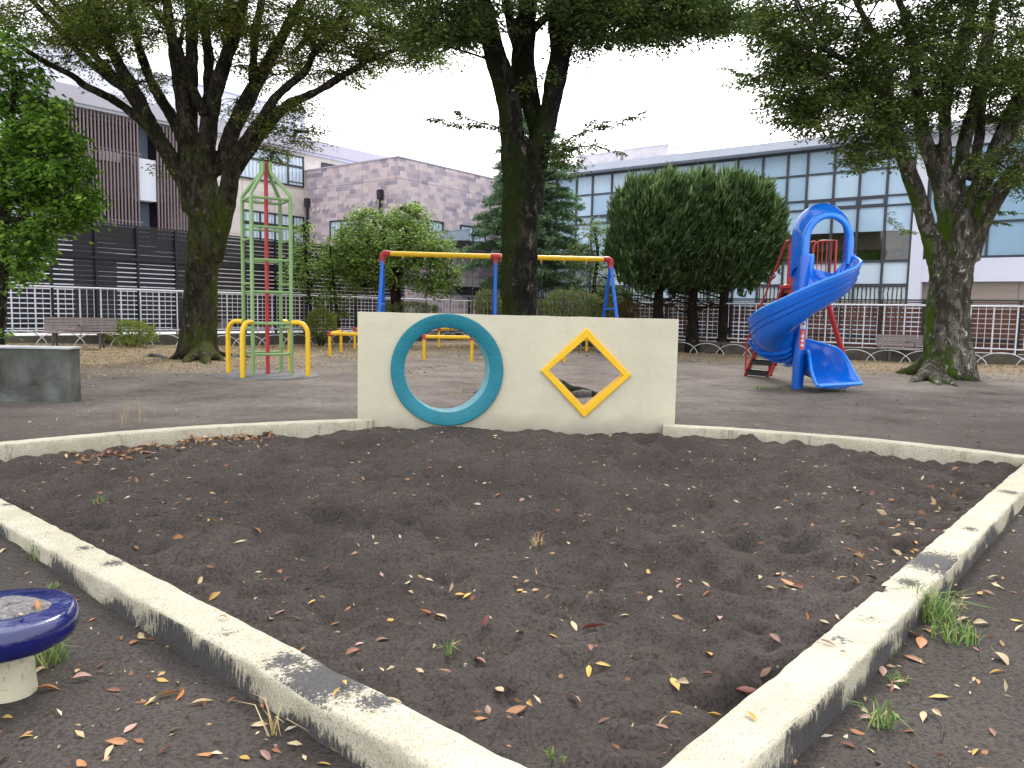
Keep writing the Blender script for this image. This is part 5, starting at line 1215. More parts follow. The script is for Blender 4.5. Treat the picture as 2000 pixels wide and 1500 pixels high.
# ---- bright leaved tree at the far left edge
Y = 17.6; fl = []
addl(fl, [(-8, 700, 34), (-4, 640, 24), (3, 570, 20), (8, 480, 22), (5, 380, 20), (20, 250, 14), (30, 150, 10)], Y, Y)
addl(fl, [(2, 395, 12), (30, 390, 9), (75, 398, 7), (130, 380, 5)], Y, Y - .8)
addl(fl, [(4, 305, 11), (40, 306, 9), (90, 300, 5)], Y, Y - .8); addl(fl, [(0, 205, 12), (30, 208, 9), (55, 215, 6)], Y, Y - .6); addl(fl, [(-40, 195, 12), (0, 203, 10)], Y, Y - .4)
addl(fl, [(6, 430, 12), (60, 428, 8), (110, 440, 5)], Y, Y - .7)
FBL = [(10, 90, 36, 40, Y, 1., 22), (40, 150, 34, 24, Y, .8, 20), (20, 190, 50, 30, Y, 1., 34), (85, 215, 26, 18, Y - .2, .6, 14), (60, 250, 60, 34, Y - .2, 1., 50), (105, 275, 44, 22, Y - .3, .8, 34), (30, 290, 70, 40, Y + .4, 1, 50), (140, 325, 30, 16, Y - .3, .6, 14), (90, 335, 62, 30, Y - .3, 1., 56), (40, 350, 80, 50, Y, 1.2, 70), (150, 392, 34, 26, Y - .3, .8, 34), (165, 415, 20, 14, Y - .4, .5, 8), (70, 420, 90, 45, Y, 1.1, 80), (20, 470, 60, 40, Y, .9, 40), (50, 505, 42, 34, Y - .3, .6, 20), (15, 540, 40, 18, Y, .5, 8), (-60, 250, 80, 200, Y, 1.4, 110), (0, 590, 12, 10, Y - .2, .2, 2, .6), (5, 650, 14, 10, Y - .3, .2, 2, .6)]
tree('broadleaf_tree', 'bright green broad leaved tree at the far left edge in front of the louvred building', (at(-8, 695, Y)[0], Y, 0), fl, FBL, MT['leaf_bright'], MT['bark_s'], .15, .50, .40, dens=.9, bushy=.5, nsub=5, nleaf=6, droop=.35, seed=24, remesh=.02, big=.05)

# ---- rounded green tree behind the swing
Y = 29.5; rd = []
addl(rd, [(778, 612, 22), (772, 575, 20), (768, 540, 20), (760, 500, 16), (745, 460, 10)], Y, Y)
addl(rd, [(770, 550, 14), (800, 510, 10), (830, 490, 6)], Y, Y); addl(rd, [(766, 540, 14), (720, 505, 10), (690, 490, 6)], Y, Y); addl(rd, [(770, 520, 12), (790, 460, 8), (800, 415, 5)], Y, Y)
RD = [(750, 470, 90, 50, Y, 1.8, 120), (700, 495, 60, 45, Y, 1.3, 70), (810, 470, 60, 45, Y - .2, 1.3, 70), (770, 520, 90, 35, Y - .3, 1.6, 80), (835, 525, 48, 40, Y - .4, 1., 50), (850, 560, 34, 18, Y - .5, .7, 16), (672, 510, 36, 30, Y - .3, .8, 26), (795, 425, 34, 26, Y, .7, 22), (800, 400, 14, 12, Y, .4, 5), (720, 435, 40, 24, Y, .9, 26), (720, 545, 50, 24, Y, 1., 26), (870, 540, 16, 26, Y - .5, .5, 10), (860, 475, 22, 10, Y - .4, .5, 7)]
tree('round_tree', 'rounded bushy green tree behind the left end of the swing frame', (at(778, 610, Y)[0], Y, 0), rd, RD, MT['leaf_round'], MT['bark_s'], .14, .50, .42, dens=1.6, bushy=.6, nsub=5, nleaf=6, droop=.25, seed=25, remesh=.03, big=.1)
for (nm, lb, tr_, bb, sd_n, lm) in (
    ('young_tree', 'slender leafy sapling just right of the green climbing frame', [(612, 640, 6), (604, 580, 5), (598, 500, 5), (595, 440, 4)], [(596, 450, 16, 20, 28.5, .4, 10), (598, 500, 22, 34, 28.5, .5, 24), (605, 545, 20, 26, 28.5, .5, 16), (575, 540, 20, 16, 28.5, .4, 8), (585, 520, 22, 18, 28.5, .4, 9), (618, 585, 16, 14, 28.5, .4, 6), (625, 600, 14, 10, 28.5, .4, 4)], 31, 'leaf_round'),
    ('young_tree', 'slender leafy sapling against the charcoal fence left of the rounded tree', [(662, 640, 6), (655, 580, 5), (648, 520, 5), (644, 480, 4)], [(646, 490, 14, 20, 28.8, .4, 9), (648, 520, 18, 22, 28.8, .5, 14), (653, 560, 16, 22, 28.8, .5, 11), (668, 588, 20, 12, 28.8, .4, 7), (662, 615, 16, 14, 28.8, .4, 6)], 32, 'leaf_round'),
    ('young_tree', 'thin pale green tree between the tall conifer and the clipped conifers', [(1165, 620, 9), (1160, 560, 8), (1168, 500, 6), (1160, 440, 4)], [(1155, 450, 26, 22, 31, .6, 14), (1178, 455, 20, 18, 31, .5, 9), (1158, 495, 36, 26, 31, .8, 24), (1170, 540, 34, 30, 31, .8, 26), (1120, 470, 16, 14, 31, .5, 6), (1150, 575, 34, 18, 31, .8, 14), (1190, 580, 18, 20, 31, .5, 8), (1125, 500, 20, 14, 31, .5, 7)], 33, 'leaf_small')):
    li = []; Yb = bb[0][4]; addl(li, tr_, Yb, Yb); tree(nm, lb, (at(tr_[0][0], tr_[0][1] + 30, Yb)[0], Yb, 0), li, bb, MT[lm], MT['bark_s'], .12, .48, .34, dens=1.7, bushy=.6, nsub=4, nleaf=5, seed=sd_n, remesh=.02, big=.01)

# ---- tall conifer in the corner
Y = 32.0; g = np.random.default_rng(40); t = thing('conifer_tree', (at(1032, 600, Y)[0], Y, 0), 'tall bluish green conifer standing behind the dark middle trunk', 'tree')
xc = at(1032, 600, Y)[0]; ztop = at(1012, 205, Y)[2]
MB().tube([(xc, Y, -.1), (xc, Y, ztop * .5), (xc - .1, Y, ztop - .3)], [.22, .14, .03], 10).build('trunk', MT['bark_s'], t, smooth=True)
bm = MB(); PP = []; DD = []; SS = []
nb = 120
for i in range(nb):
    f = i / nb; z = 2.1 + (ztop - 2.4) * f; env = 2.75 * (1 - f) ** .72 * (1 if f > .08 else .75) + .25; a = i * 2.399 + g.uniform(-.3, .3); L_ = env * g.uniform(.75, 1.1)
    d = np.array([math.cos(a), math.sin(a), 0]); p0 = np.array([xc, Y, z]); tip = p0 + d * L_ + Z * (.10 * L_ + .10 - .25 * (1 - f)); mid = p0 + d * L_ * .5 + Z * .18 * L_
    sp = spline([p0, mid, tip], 6); bm.tube(sp, list(np.linspace(.035, .008, len(sp))), 5, False)
    A_ = np.array(sp)
    nt_ = int(34 * L_) + 10
    for k in range(nt_):
        u_ = g.uniform(.25, 1.); j = min(int(u_ * (len(A_) - 1)), len(A_) - 1); s = np.array([-d[1], d[0], 0]) * g.choice((-1, 1))
        PP.append(A_[j] + s * g.uniform(0, .5) * L_ * .40 * (1.25 - u_) + g.normal(0, .05, 3) - Z * .02); DD.append(d * .8 + s * .6 + Z * g.uniform(-.25, .25)); SS.append(.26)
bm.build('branches', MT['bark_s'], t)
PP = np.array(PP); DD = nrm(np.array(DD)); nn_ = 20
p = PP[:, None, :] + DD[:, None, :] * (np.linspace(0, .30, nn_))[None, :, None]
ldir = nrm(DD[:, None, :] * .8 + g.normal(0, .6, p.shape) * np.array([1, 1, .55]) - Z * .12); p = p.reshape(-1, 3); ldir = ldir.reshape(-1, 3)
v, q = leaf_quads(p, ldir, nrm(Z + g.normal(0, .4, p.shape)), g.uniform(.10, .19, len(p)), g.uniform(.16, .24, len(p)) * .17)
npmesh('crown', v, q, MT['needle'], t)

# ---- three clipped conifers growing into one block
for ti, (pxc, Yc, lab, rxm) in enumerate(((1284, 28.2, 'leftmost of three clipped dark conifers that merge into one rounded block', 1.0), (1350, 28.4, 'middle of three clipped dark conifers that merge into one rounded block', 1.0), (1411, 28.2, 'rightmost of three clipped dark conifers, nearest the blue slide', 1.0))):
    g = np.random.default_rng(50 + ti); bx_ = at(pxc, 690, Yc); t = thing('clipped_conifer', (bx_[0], Yc, 0), lab, 'tree', 'clipped conifers in a row')
    MB().tube(spline([(bx_[0], Yc, -.1), (bx_[0] + .02, Yc, .9), (bx_[0] - .04, Yc, 1.8), (bx_[0], Yc, 3.4), (bx_[0], Yc, 5.)], 4), list(np.linspace(.27, .08, 17)), 12, wob=.10).build('trunk', MT['bark_s'], t, smooth=True)
    cxp = (1280, 1352, 1428)[ti]; c = at(cxp, 466, Yc); rx_ = (1.78, 1.75, 1.88)[ti]; rz_ = 2.08
    n = 5200; a = nrm(g.normal(0, 1, (n, 3))); a = np.sign(a) * np.abs(a) ** .93
    sh = g.uniform(.74, 1.0, n); lump = 1 + .07 * np.sin(a[:, 0] * 9 + ti) * np.sin(a[:, 2] * 8)
    p = c + a * np.array([rx_, 1.75, rz_]) * (sh * lump)[:, None]
    low = p[:, 2] < c[2] - 1.2; keep = ~(low & (g.random(n) < .35)); keep &= ~((p[:, 2] < 2.3) & (g.random(n) < .5)); p = p[keep]; a = a[keep]; n = len(p)
    d = nrm(a * np.array([.55, .55, .25]) + Z * (.95) + np.array([.25, 0, 0]) * (1 if True else 0) + g.normal(0, .20, (n, 3)))
    L_ = g.uniform(.20, .42, n) * (1 + .9 * np.clip(a[:, 2], 0, 1) ** 2); w_ = g.uniform(.026, .046, n)
    # spindle tuft: 3-sided, widest at a third; plus two side tufts each
    vs = []; allv = []; allq = []; off = 0
    for rep in range(4):
        dj = nrm(d + g.normal(0, .26 * (rep > 0), d.shape)); pj = p + (g.normal(0, .06, p.shape) if rep else 0); lj = L_ * (1 if rep == 0 else .7)
        s = nrm(np.cross(dj, g.normal(0, 1, d.shape))); b_ = np.cross(dj, s); b0_ = pj; tp = pj + dj * lj[:, None]; m1 = pj + dj * lj[:, None] * .35
        r3 = [m1 + (s * math.cos(x) + b_ * math.sin(x)) * w_[:, None] for x in (0, 2.09, 4.19)]
        v = np.stack([b0_, *r3, tp], 1).reshape(-1, 3); i0 = np.arange(n) * 5
        q = np.concatenate([np.stack([i0, i0 + 1, i0 + 4, i0 + 2], 1), np.stack([i0, i0 + 2, i0 + 4, i0 + 3], 1), np.stack([i0, i0 + 3, i0 + 4, i0 + 1], 1)]); allv.append(v); allq.append(q + off); off += len(v)
    npmesh('crown', np.concatenate(allv), np.concatenate(allq), MT['juniper'], t)
    bm = MB()
    for k in range(26):
        an = g.uniform(0, 2 * PI); z0 = g.uniform(1.5, 4.2); e = c + np.array([math.cos(an) * rx_, math.sin(an) * 1.6, 0]) * .85; e[2] = z0 + g.uniform(.0, .6)
        bm.tube(spline([(bx_[0], Yc, z0), ((bx_[0] + e[0]) / 2, (Yc + e[1]) / 2, z0 + .12 + g.uniform(-.1, .1)), tuple(e)], 4), list(np.linspace(.04, .012, 9)), 5, False)
    bm.build('branches', MT['bark_s'], t)

# ---- shrubs and hedges
def shrub(name, label, c, rx_, ry_, rz_, n, mat, ln, seed, stems=6, cat='shrub', rough_=.12):
    g = np.random.default_rng(seed); c = np.array(c, float); gzc = float(gz(c[0], c[1])); t = thing(name, (c[0], c[1], gzc), label, cat)
    a = nrm(g.normal(0, 1, (n, 3))); sh = g.uniform(.72, 1., n) ** .6; lump = 1 + rough_ * (np.sin(a[:, 0] * 7 + seed) * np.sin(a[:, 2] * 6 + 1) + .6 * np.sin(a[:, 0] * 17))
    p = c + a * np.array([rx_, ry_, rz_]) * (sh * lump)[:, None]; p = p[p[:, 2] > gzc + .02]
    rep = 5; P = (p[:, None, :] + g.normal(0, ln * .6, (len(p), rep, 3))).reshape(-1, 3); aa = nrm((P - c) / np.array([rx_, ry_, rz_]) + Z * .5 + g.normal(0, .6, P.shape))
    l_ = ln * g.uniform(.6, 1.2, len(P)); v, q = leaf_quads(P, aa, nrm(g.normal(0, 1, P.shape) + Z), l_, l_ * .5); npmesh('foliage', v, q, mat, t)
    bm = MB()
    for k in range(stems):
        an = 2 * PI * k / stems; bm.tube([(c[0] + .08 * math.cos(an), c[1] + .08 * math.sin(an), gzc - .05), (c[0] + rx_ * .35 * math.cos(an), c[1] + ry_ * .35 * math.sin(an), gzc + (c[2] - gzc) * .8), (c[0] + rx_ * .7 * math.cos(an), c[1] + ry_ * .7 * math.sin(an), c[2] + rz_ * .4)], [.02, .015, .006], 5)
    bm.build('stems', MT['bark_s'], t)
    return t
def shp(px, py, Yd): return at(px, py, Yd)
shrub('round_shrub', 'low rounded dark green shrub behind the hoops, right of the left bench', shp(255, 650, 23.2), .74, .6, .36, 1500, MT['shrub'], .05, 61)
shrub('round_shrub', 'yellow green rounded shrub by the fence left of the cream wall', shp(627, 632, 27.8), .56, .5, .50, 1300, MT['shrub'], .06, 62)
shrub('hedge_bush', 'bushy olive hedge behind the cream wall right of the middle trunk', shp(1110, 598, 28.5), 1.15, .7, .58, 1900, MT['hedge'], .07, 63, rough_=.18, cat='hedge')
shrub('hedge_bush', 'olive hedge bush close to the right swing legs', shp(1180, 606, 28.8), .85, .6, .45, 1200, MT['hedge'], .07, 64, rough_=.18, cat='hedge')
shrub('hedge_bush', 'loose olive bush left of the middle trunk by the blue swing leg', shp(955, 598, 28.8), .55, .5, .55, 800, MT['hedge'], .07, 65, rough_=.2, cat='hedge')
shrub('hedge_bush', 'flat dark hedge under the rounded tree above the cream wall', shp(800, 604, 29.5), 1.15, .6, .24, 900, MT['hedge'], .07, 66, cat='hedge')
shrub('hedge_bush', 'small rusty brown bush beside the right swing legs', shp(1228, 606, 28.4), .38, .35, .33, 500, MT['rust'], .06, 67, cat='shrub')
shrub('hedge_bush', 'dark low bush behind the right blue swing legs', shp(1200, 585, 29.2), .7, .5, .42, 800, MT['leaf_m'], .08, 68, cat='shrub')

# ================================================================== FALLEN LEAVES
def leafm(name, c, c2):
    q = NT(name); oi = q.n('ShaderNodeObjectInfo'); f = q.noise(28, 5, rough=.7)
    a = q.mix(q.ramp(f, [(.4, 0.), (.65, 1.)]), c, c2); a = q.mix(1., a, q.ramp(oi.outputs['Random'], [(0, .65), (1, 1.15)]), 'MULTIPLY')
    q.col(a); q.rough(.6); return q.m
LM = {'cream': leafm('cream_leaf', (.52, .41, .25), (.34, .22, .11)), 'yellow': leafm('yellow_leaf', (.60, .38, .07), (.42, .22, .05)), 'orange': leafm('orange_leaf', (.40, .17, .05), (.24, .09, .035)),
      'brown': leafm('brown_leaf', (.24, .10, .055), (.13, .055, .035)), 'red': leafm('red_leaf', (.20, .035, .03), (.10, .02, .02)), 'pink': leafm('pinkish_leaf', (.42, .25, .20), (.26, .14, .11))}
def leaf_mesh(seed):
    g = random.Random(seed); n = 7; m = 3; vs = []; fs = []; curl = g.uniform(-1.6, 2.6); roll = g.uniform(-.6, 1.8); tw = g.uniform(-.5, .5); wmax = g.uniform(.13, .20)
    for i in range(n + 1):
        t = i / n; w_ = wmax * max(0., math.sin(PI * t ** .8)) ** 1.15 + (.008 if t < .05 else 0)
        xx = t - .5; zc_ = .16 * curl * (xx * xx * 4 - .3) * .5
        for j in range(-m, m + 1):
            s = j / m; y = s * w_; z = zc_ + roll * abs(s) ** 1.6 * w_ * .7 + tw * xx * s * w_ + g.uniform(-.008, .008)
            vs.append((xx + .03 * abs(s) * (-1 if t > .5 else 1) * 0, y, z))
    k = 2 * m + 1
    for i in range(n):
        for j in range(k - 1): fs.append((i * k + j, (i + 1) * k + j, (i + 1) * k + j + 1, i * k + j + 1))
    # stalk
    b = len(vs); vs += [(-.5, -.008, 0), (-.5, .008, 0), (-.68, .006, .02), (-.68, -.006, .02)]; fs.append((b, b + 1, b + 2, b + 3))
    zmin = min(v[2] for v in vs)
    return [(v[0], v[1], v[2] - zmin) for v in vs], fs
LMESH = {}
for cname, mt in LM.items():
    for k in range(5):
        vs, fs = leaf_mesh(hash((k, 3)) % 1000 + k * 13); me = bpy.data.meshes.new('fallen_leaf'); me.from_pydata(vs, [], fs); me.materials.append(mt)
        me.polygons.foreach_set('use_smooth', [True] * len(me.polygons)); LMESH[cname, k] = me
DESC = {'cream': 'pale cream leaf', 'yellow': 'yellow leaf', 'orange': 'orange brown leaf', 'brown': 'dark brown leaf', 'red': 'deep red leaf', 'pink': 'pinkish tan leaf'}
lr = random.Random(99); LSPOT = []
def place_leaf(x, y, c, size, spot=None, dz=None):
    o = bpy.data.objects.new('fallen_leaf', LMESH[c, lr.randrange(5)]); COL.objects.link(o)
    z = (sz1(x, y) if dz is None else dz); o.location = (x, y, z + .003); o.scale = (size, size * lr.uniform(.8, 1.2), size)
    if lr.random() < .25: o.rotation_euler = (lr.uniform(-.9, .9), lr.uniform(-.6, .6), lr.uniform(0, 6.28)); o.location.z += size * .12
    else: o.rotation_euler = (lr.uniform(-.3, .3), lr.uniform(-.25, .25), lr.uniform(0, 6.28))
    inn_ = bool(inpoly(np.array([x]), np.array([y]))[0])
    if spot: w_ = spot
    elif inn_:
        w_ = ('on the near dark sand' if y < 3.4 else 'midway across the dark sand' if y < 5.6 else 'on far sand near the cream wall')
        w_ += ', left part' if x < -y * .14 else ', right part' if x > y * .16 else ', central part'
    else: w_ = 'on the dark soil outside the left kerb' if x < 0 else 'on the dark soil outside the right kerb'
    if y > 9: w_ = 'on the packed earth beyond the sandpit'
    tag(o, DESC[c] + ' lying ' + w_, 'leaf', 'fallen leaves on the sand and soil'); LSPOT.append((x, y)); return o
# leaves whose place was read from the photograph
KN = [(650, 1190, 'orange', 1.2), (610, 1190, 'yellow', 1.), (757, 1205, 'cream', 1.), (766, 1225, 'yellow', 1.), (833, 1190, 'orange', 1.2), (862, 1195, 'cream', 1.1), (880, 1152, 'cream', 1.), (898, 1154, 'yellow', .9), (912, 1163, 'yellow', .9), (797, 1145, 'cream', 1.),
      (1018, 1162, 'yellow', 1.), (950, 1245, 'red', 1.5), (1160, 1225, 'red', 1.7), (1122, 1215, 'cream', 1.2), (1155, 1273, 'brown', 1.1), (1165, 1262, 'pink', .8), (1080, 1235, 'yellow', .8), (1095, 1180, 'cream', .8), (1268, 1190, 'cream', .8), (1325, 1192, 'cream', 1.1), (1222, 1200, 'cream', .9), (1325, 1140, 'pink', .9), (1380, 1150, 'orange', 1.1), (1378, 1128, 'cream', .9),
      (1015, 1256, 'cream', .9), (975, 1332, 'cream', 1.), (868, 1325, 'orange', 1.), (820, 1348, 'cream', .9), (1318, 1362, 'yellow', 1.4), (1330, 1360, 'cream', 1.1), (1000, 1408, 'orange', 1.8), (1036, 1389, 'yellow', .9), (1120, 1403, 'pink', 1.1), (953, 1393, 'pink', .9), (1322, 1430, 'yellow', .9), (1180, 1446, 'brown', .8), (1195, 1422, 'cream', .7), (1290, 1452, 'brown', .8),
      (1330, 1325, 'cream', .9), (1378, 1332, 'brown', .9), (1456, 1345, 'red', 1.5), (1492, 1310, 'brown', 1.2), (1385, 1285, 'yellow', 1.), (1408, 1380, 'cream', 1.1), (1390, 1403, 'yellow', 1.), (1150, 1308, 'yellow', 1.), (1178, 1303, 'yellow', 1.), (1503, 1160, 'cream', 1.2), (1540, 1155, 'orange', 1.5), (1560, 1162, 'brown', 1.4), (1573, 1157, 'yellow', .8), (1528, 1170, 'yellow', .7), (1635, 1165, 'brown', 1.3), (1650, 1160, 'red', 1.), (1700, 1142, 'orange', 1.6), (1685, 1152, 'yellow', 1.),
      (1488, 1122, 'cream', 1.2), (1515, 1118, 'brown', 1.2), (1530, 1115, 'brown', 1.), (1535, 1100, 'pink', 1.1), (1325, 1130, 'pink', 1.), (1785, 1064, 'yellow', 1.2), (1780, 1082, 'yellow', 1.), (1830, 1045, 'orange', 1.5), (1850, 1022, 'orange', 1.4), (1790, 1045, 'pink', 1.), (1760, 1025, 'brown', 1.), (1735, 1000, 'cream', 1.), (1800, 1005, 'brown', 1.1), (1820, 985, 'orange', 1.3), (1870, 985, 'orange', 1.2), (1440, 955, 'yellow', 1.1),
      (265, 935, 'brown', 1.7), (250, 930, 'orange', 1.6), (405, 980, 'orange', 1.3), (320, 985, 'brown', 1.), (130, 890, 'cream', 1.), (412, 1036, 'yellow', 1.4), (345, 1048, 'orange', 1.2), (190, 910, 'cream', .9), (500, 1054, 'orange', 1.2), (420, 1168, 'yellow', 1.2), (470, 1068, 'cream', 1.2), (535, 1160, 'yellow', .8), (552, 1207, 'pink', 1.2), (525, 1218, 'cream', 1.1), (680, 1160, 'orange', 1.),
      (130, 1192, 'brown', 0), (255, 1312, 'cream', 0), (395, 1362, 'cream', 1.2), (350, 1348, 'orange', 1.), (330, 1345, 'orange', 1.1), (297, 1358, 'yellow', 1.1), (162, 1316, 'pink', 1.1), (220, 1335, 'brown', 1.), (275, 1231, 'cream', 1.), (262, 1243, 'orange', 1.), (318, 1313, 'yellow', .9), (348, 1320, 'cream', .7), (228, 1442, 'orange', 1.2), (212, 1462, 'cream', 1.2), (255, 1416, 'pink', .9), (403, 1458, 'orange', 1.), (478, 1464, 'yellow', .8), (518, 1457, 'pink', 1.), (15, 1401, 'yellow', 1.), (158, 1490, 'orange', 1.2), (505, 1405, 'cream', .9), (95, 1338, 'orange', 1.4), (78, 1298, 'cream', 1.2), (633, 1475, 'yellow', .8), (10, 1085, 'cream', 1.), (180, 1200, 'orange', .7), (150, 1168, 'orange', .8),
      (1595, 1487, 'cream', 1.3), (1788, 1275, 'orange', 1.5), (1725, 1298, 'pink', 1.2), (1800, 1245, 'orange', 1.6), (1775, 1232, 'orange', 1.5), (1890, 1205, 'cream', 1.6), (1918, 1212, 'cream', 1.4), (1805, 1388, 'cream', 1.2), (1830, 1386, 'cream', .8), (1940, 1418, 'brown', .9), (1833, 1350, 'yellow', 1.2), (1945, 1305, 'yellow', 1.), (1955, 1283, 'cream', 1.6), (1755, 1323, 'cream', 1.), (1690, 1375, 'cream', .9), (1695, 1385, 'pink', .8), (1710, 1385, 'brown', 1.), (1678, 1414, 'orange', 1.), (1913, 1495, 'orange', 1.1), (1740, 1330, 'brown', 1.), (1985, 1205, 'yellow', 1.1), (1990, 1222, 'cream', 1.), (1868, 1153, 'pink', 1.), (1888, 1158, 'cream', .9), (1915, 1152, 'yellow', 1.), (1930, 1150, 'pink', .9), (1943, 1120, 'cream', 1.), (1948, 1133, 'cream', .9), (1980, 1032, 'yellow', 1.1), (1925, 1065, 'cream', .9), (1865, 1172, 'pink', .8), (1820, 1145, 'yellow', .7)]
for px, py, c, s in KN:
    if s == 0: continue
    p = gp(px, py, .02); place_leaf(p[0], p[1], c, .064 * s)
for px, py, c, s in ((436, 1209, 'orange', 1.0), (658, 1355, 'yellow', 1.1), (672, 1338, 'yellow', .9)): p = gp(px, py, .125); place_leaf(p[0], p[1], c, .05 * s, 'on top of the near left kerb', .128)
for px, py, c, s in ((1617, 1258, 'pink', 1.3), (1647, 1277, 'brown', .6), (1466, 1401, 'yellow', 1.1), (1830, 1110, 'cream', .8)): p = gp(px, py, .125); place_leaf(p[0], p[1], c, .05 * s, 'on top of the near right kerb', .128)
for px, py, c, s in ((72, 1192, 'orange', 1.), (42, 1207, 'cream', .7)): p = gp(px, py, topz); place_leaf(p[0], p[1], c, .05 * s, 'on the blue stool seat', topz + .006)
# drifts against the far left kerb and the near right kerb, then a loose scatter
for _ in range(46):
    t = lr.random(); px = 175 + 370 * t; py = 888 - 43 * t + lr.uniform(-2, 9) ** 1; p = gp(px, py, .0); place_leaf(p[0], p[1], lr.choice(('brown', 'orange', 'brown', 'pink')), lr.uniform(.06, .10), 'in the drift against the far left kerb')
for _ in range(26):
    px = lr.uniform(1640, 1900); py = lr.uniform(905, 1120); 
    if px > 1900 - (py - 990) * 1.0 and py > 990: px -= 80
    p = gp(px, py, .02)
    if inpoly(np.array([p[0]]), np.array([p[1]]))[0]: place_leaf(p[0], p[1], lr.choice(('brown', 'orange', 'red', 'pink', 'cream')), lr.uniform(.04, .07), 'in the loose drift beside the near right kerb')
while len(LSPOT) < 297:
    px = lr.uniform(0, 2000); py = 860 + 620 * lr.random() ** 1.3; p = gp(px, py, .02)
    if not inpoly(np.array([p[0]]), np.array([p[1]]))[0] and lr.random() < .5: continue
    dk = min((p[0] - a) ** 2 + (p[1] - b) ** 2 for a, b in LSPOT)
    if dk < .01: continue
    place_leaf(p[0], p[1], lr.choice(('cream', 'cream', 'yellow', 'orange', 'orange', 'brown', 'pink', 'pink', 'brown')), lr.uniform(.04, .075))
# small bits nobody could count
def litter(name, n, fpos, mat, smin, smax, g, wr=.36, label=None, cat=None, tilt=.5):
    P = fpos(n, g); n = len(P); d = nrm(np.stack([g.normal(0, 1, n), g.normal(0, 1, n), g.normal(0, .25, n)], 1)); nv = nrm(Z + g.normal(0, tilt, (n, 3))); l_ = g.uniform(smin, smax, n)
    v, q = leaf_quads(P, d, nv, l_, l_ * wr); return npmesh(name, v, q, mat)
LIT = leafmat('litter', [(0., (.12, .05, .03)), (.3, (.26, .12, .06)), (.55, (.40, .25, .13)), (.8, (.50, .38, .22)), (1., (.55, .48, .36))], .1, .7)
def f_sand(n, g):
    x = g.uniform(-4.6, 4.6, n); y = 2 + 6.8 * g.random(n) ** .9; k = inpoly(x, y); x, y = x[k], y[k]; return np.stack([x, y, zsand(x, y) + .006], 1)
o = litter('leaf_fragments', 2600, f_sand, LIT, .018, .060, np.random.default_rng(71)); tag(o, kind='stuff')
def f_soil(n, g):
    y = 1.4 + 20 * g.random(n) ** 1.5; x = g.uniform(-1, 1, n) * (y * .72 + .3); k = ~inpoly(x, y); x, y = x[k], y[k]; return np.stack([x, y, gzn(x, y) + .006], 1)
o = litter('leaf_fragments', 4200, f_soil, LIT, .012, .055, np.random.default_rng(72)); tag(o, kind='stuff')
DRF = leafmat('drift_leaf', [(0., (.12, .055, .035)), (.4, (.26, .13, .07)), (.75, (.40, .25, .14)), (1., (.50, .38, .24))], .1, .6)
def f_drift(n, g):
    t = g.random(n); px = 150 + 400 * t; py = 889 - 45 * t + g.exponential(5., n) - 2; P = np.array([gp(a, b, 0) for a, b in zip(px, py)])
    px = g.uniform(1650, 1900, 46); py = 1150 - (px - 1650) * .80 - g.exponential(45., 46); Q = np.array([gp(a, b, 0) for a, b in zip(px, py)])
    P = np.concatenate([P, Q]); P = P[inpoly(P[:, 0], P[:, 1])]; P[:, 2] = zsand(P[:, 0], P[:, 1]) + g.uniform(.008, .03, len(P)); return P
o = litter('leaf_drift', 420, f_drift, DRF, .04, .10, np.random.default_rng(74), .42, tilt=.8); tag(o, kind='stuff')
STR = leafmat('straw', [(0., (.20, .14, .07)), (.4, (.38, .29, .14)), (.8, (.52, .43, .24)), (1., (.40, .20, .09))], .15, .7)
def f_edge(n, g):
    s = g.uniform(-1, 1, n); y = g.uniform(14, 31, n); x = g.uniform(-.78, .78, n) * y; P = np.stack([x, y, 0 * x], 1); dl = P @ V + 24.19; dr = 26.87 - P @ U; dm = np.minimum(dl * .56, dr)
    k = (dm > .35) & (g.random(n) < np.clip(1.15 - dm / 5.8 + .55 * fbm(x, y, .5, 3, 5), 0, 1)); P = P[k]; P[:, 2] = gzn(P[:, 0], P[:, 1]) + .012; return P
o = litter('fence_leaf_litter', 52000, f_edge, STR, .04, .12, np.random.default_rng(73), .3, tilt=.7); tag(o, kind='stuff')
# dry grass blades on the left verge
def blades(P, h0, h1, g, lean=.5, w0=.006):
    n = len(P); a = g.uniform(0, 2 * PI, n); L_ = g.uniform(h0, h1, n); dirn = np.stack([np.cos(a), np.sin(a), 0 * a], 1); sd_ = np.stack([-np.sin(a), np.cos(a), 0 * a], 1); ln_ = g.uniform(.15, 1., n)[:, None] * lean
    w_ = (w0 * g.uniform(.6, 1.2, n))[:, None]; Lc = L_[:, None]
    p0 = P; p1 = P + Z * Lc * .55 + dirn * Lc * ln_ * .35; p2 = P + Z * Lc * (.9 - .4 * ln_) + dirn * Lc * ln_ * 1.
    v = np.stack([p0 - sd_ * w_, p0 + sd_ * w_, p1 + sd_ * w_ * .8, p1 - sd_ * w_ * .8, p2 + sd_ * w_ * .1, p2 - sd_ * w_ * .1], 1).reshape(-1, 3); i = np.arange(n) * 6
    return v, np.concatenate([np.stack([i, i + 1, i + 2, i + 3], 1), np.stack([i + 3, i + 2, i + 4, i + 5], 1)])
g = np.random.default_rng(81)
P = f_edge(16000, g); m_k = (P[:, 0] < 1) & (vn(P[:, 0] * .8, P[:, 1] * .8, 9) > -.1); v, q = blades(P[m_k], .03, .10, g, 1.1, .006); o = npmesh('dry_grass', v, q, STR); tag(o, kind='stuff')
GRN = leafmat('grass_green', [(0., (.08, .16, .03)), (.6, (.18, .30, .07)), (1., (.45, .42, .20))], .3, .5)
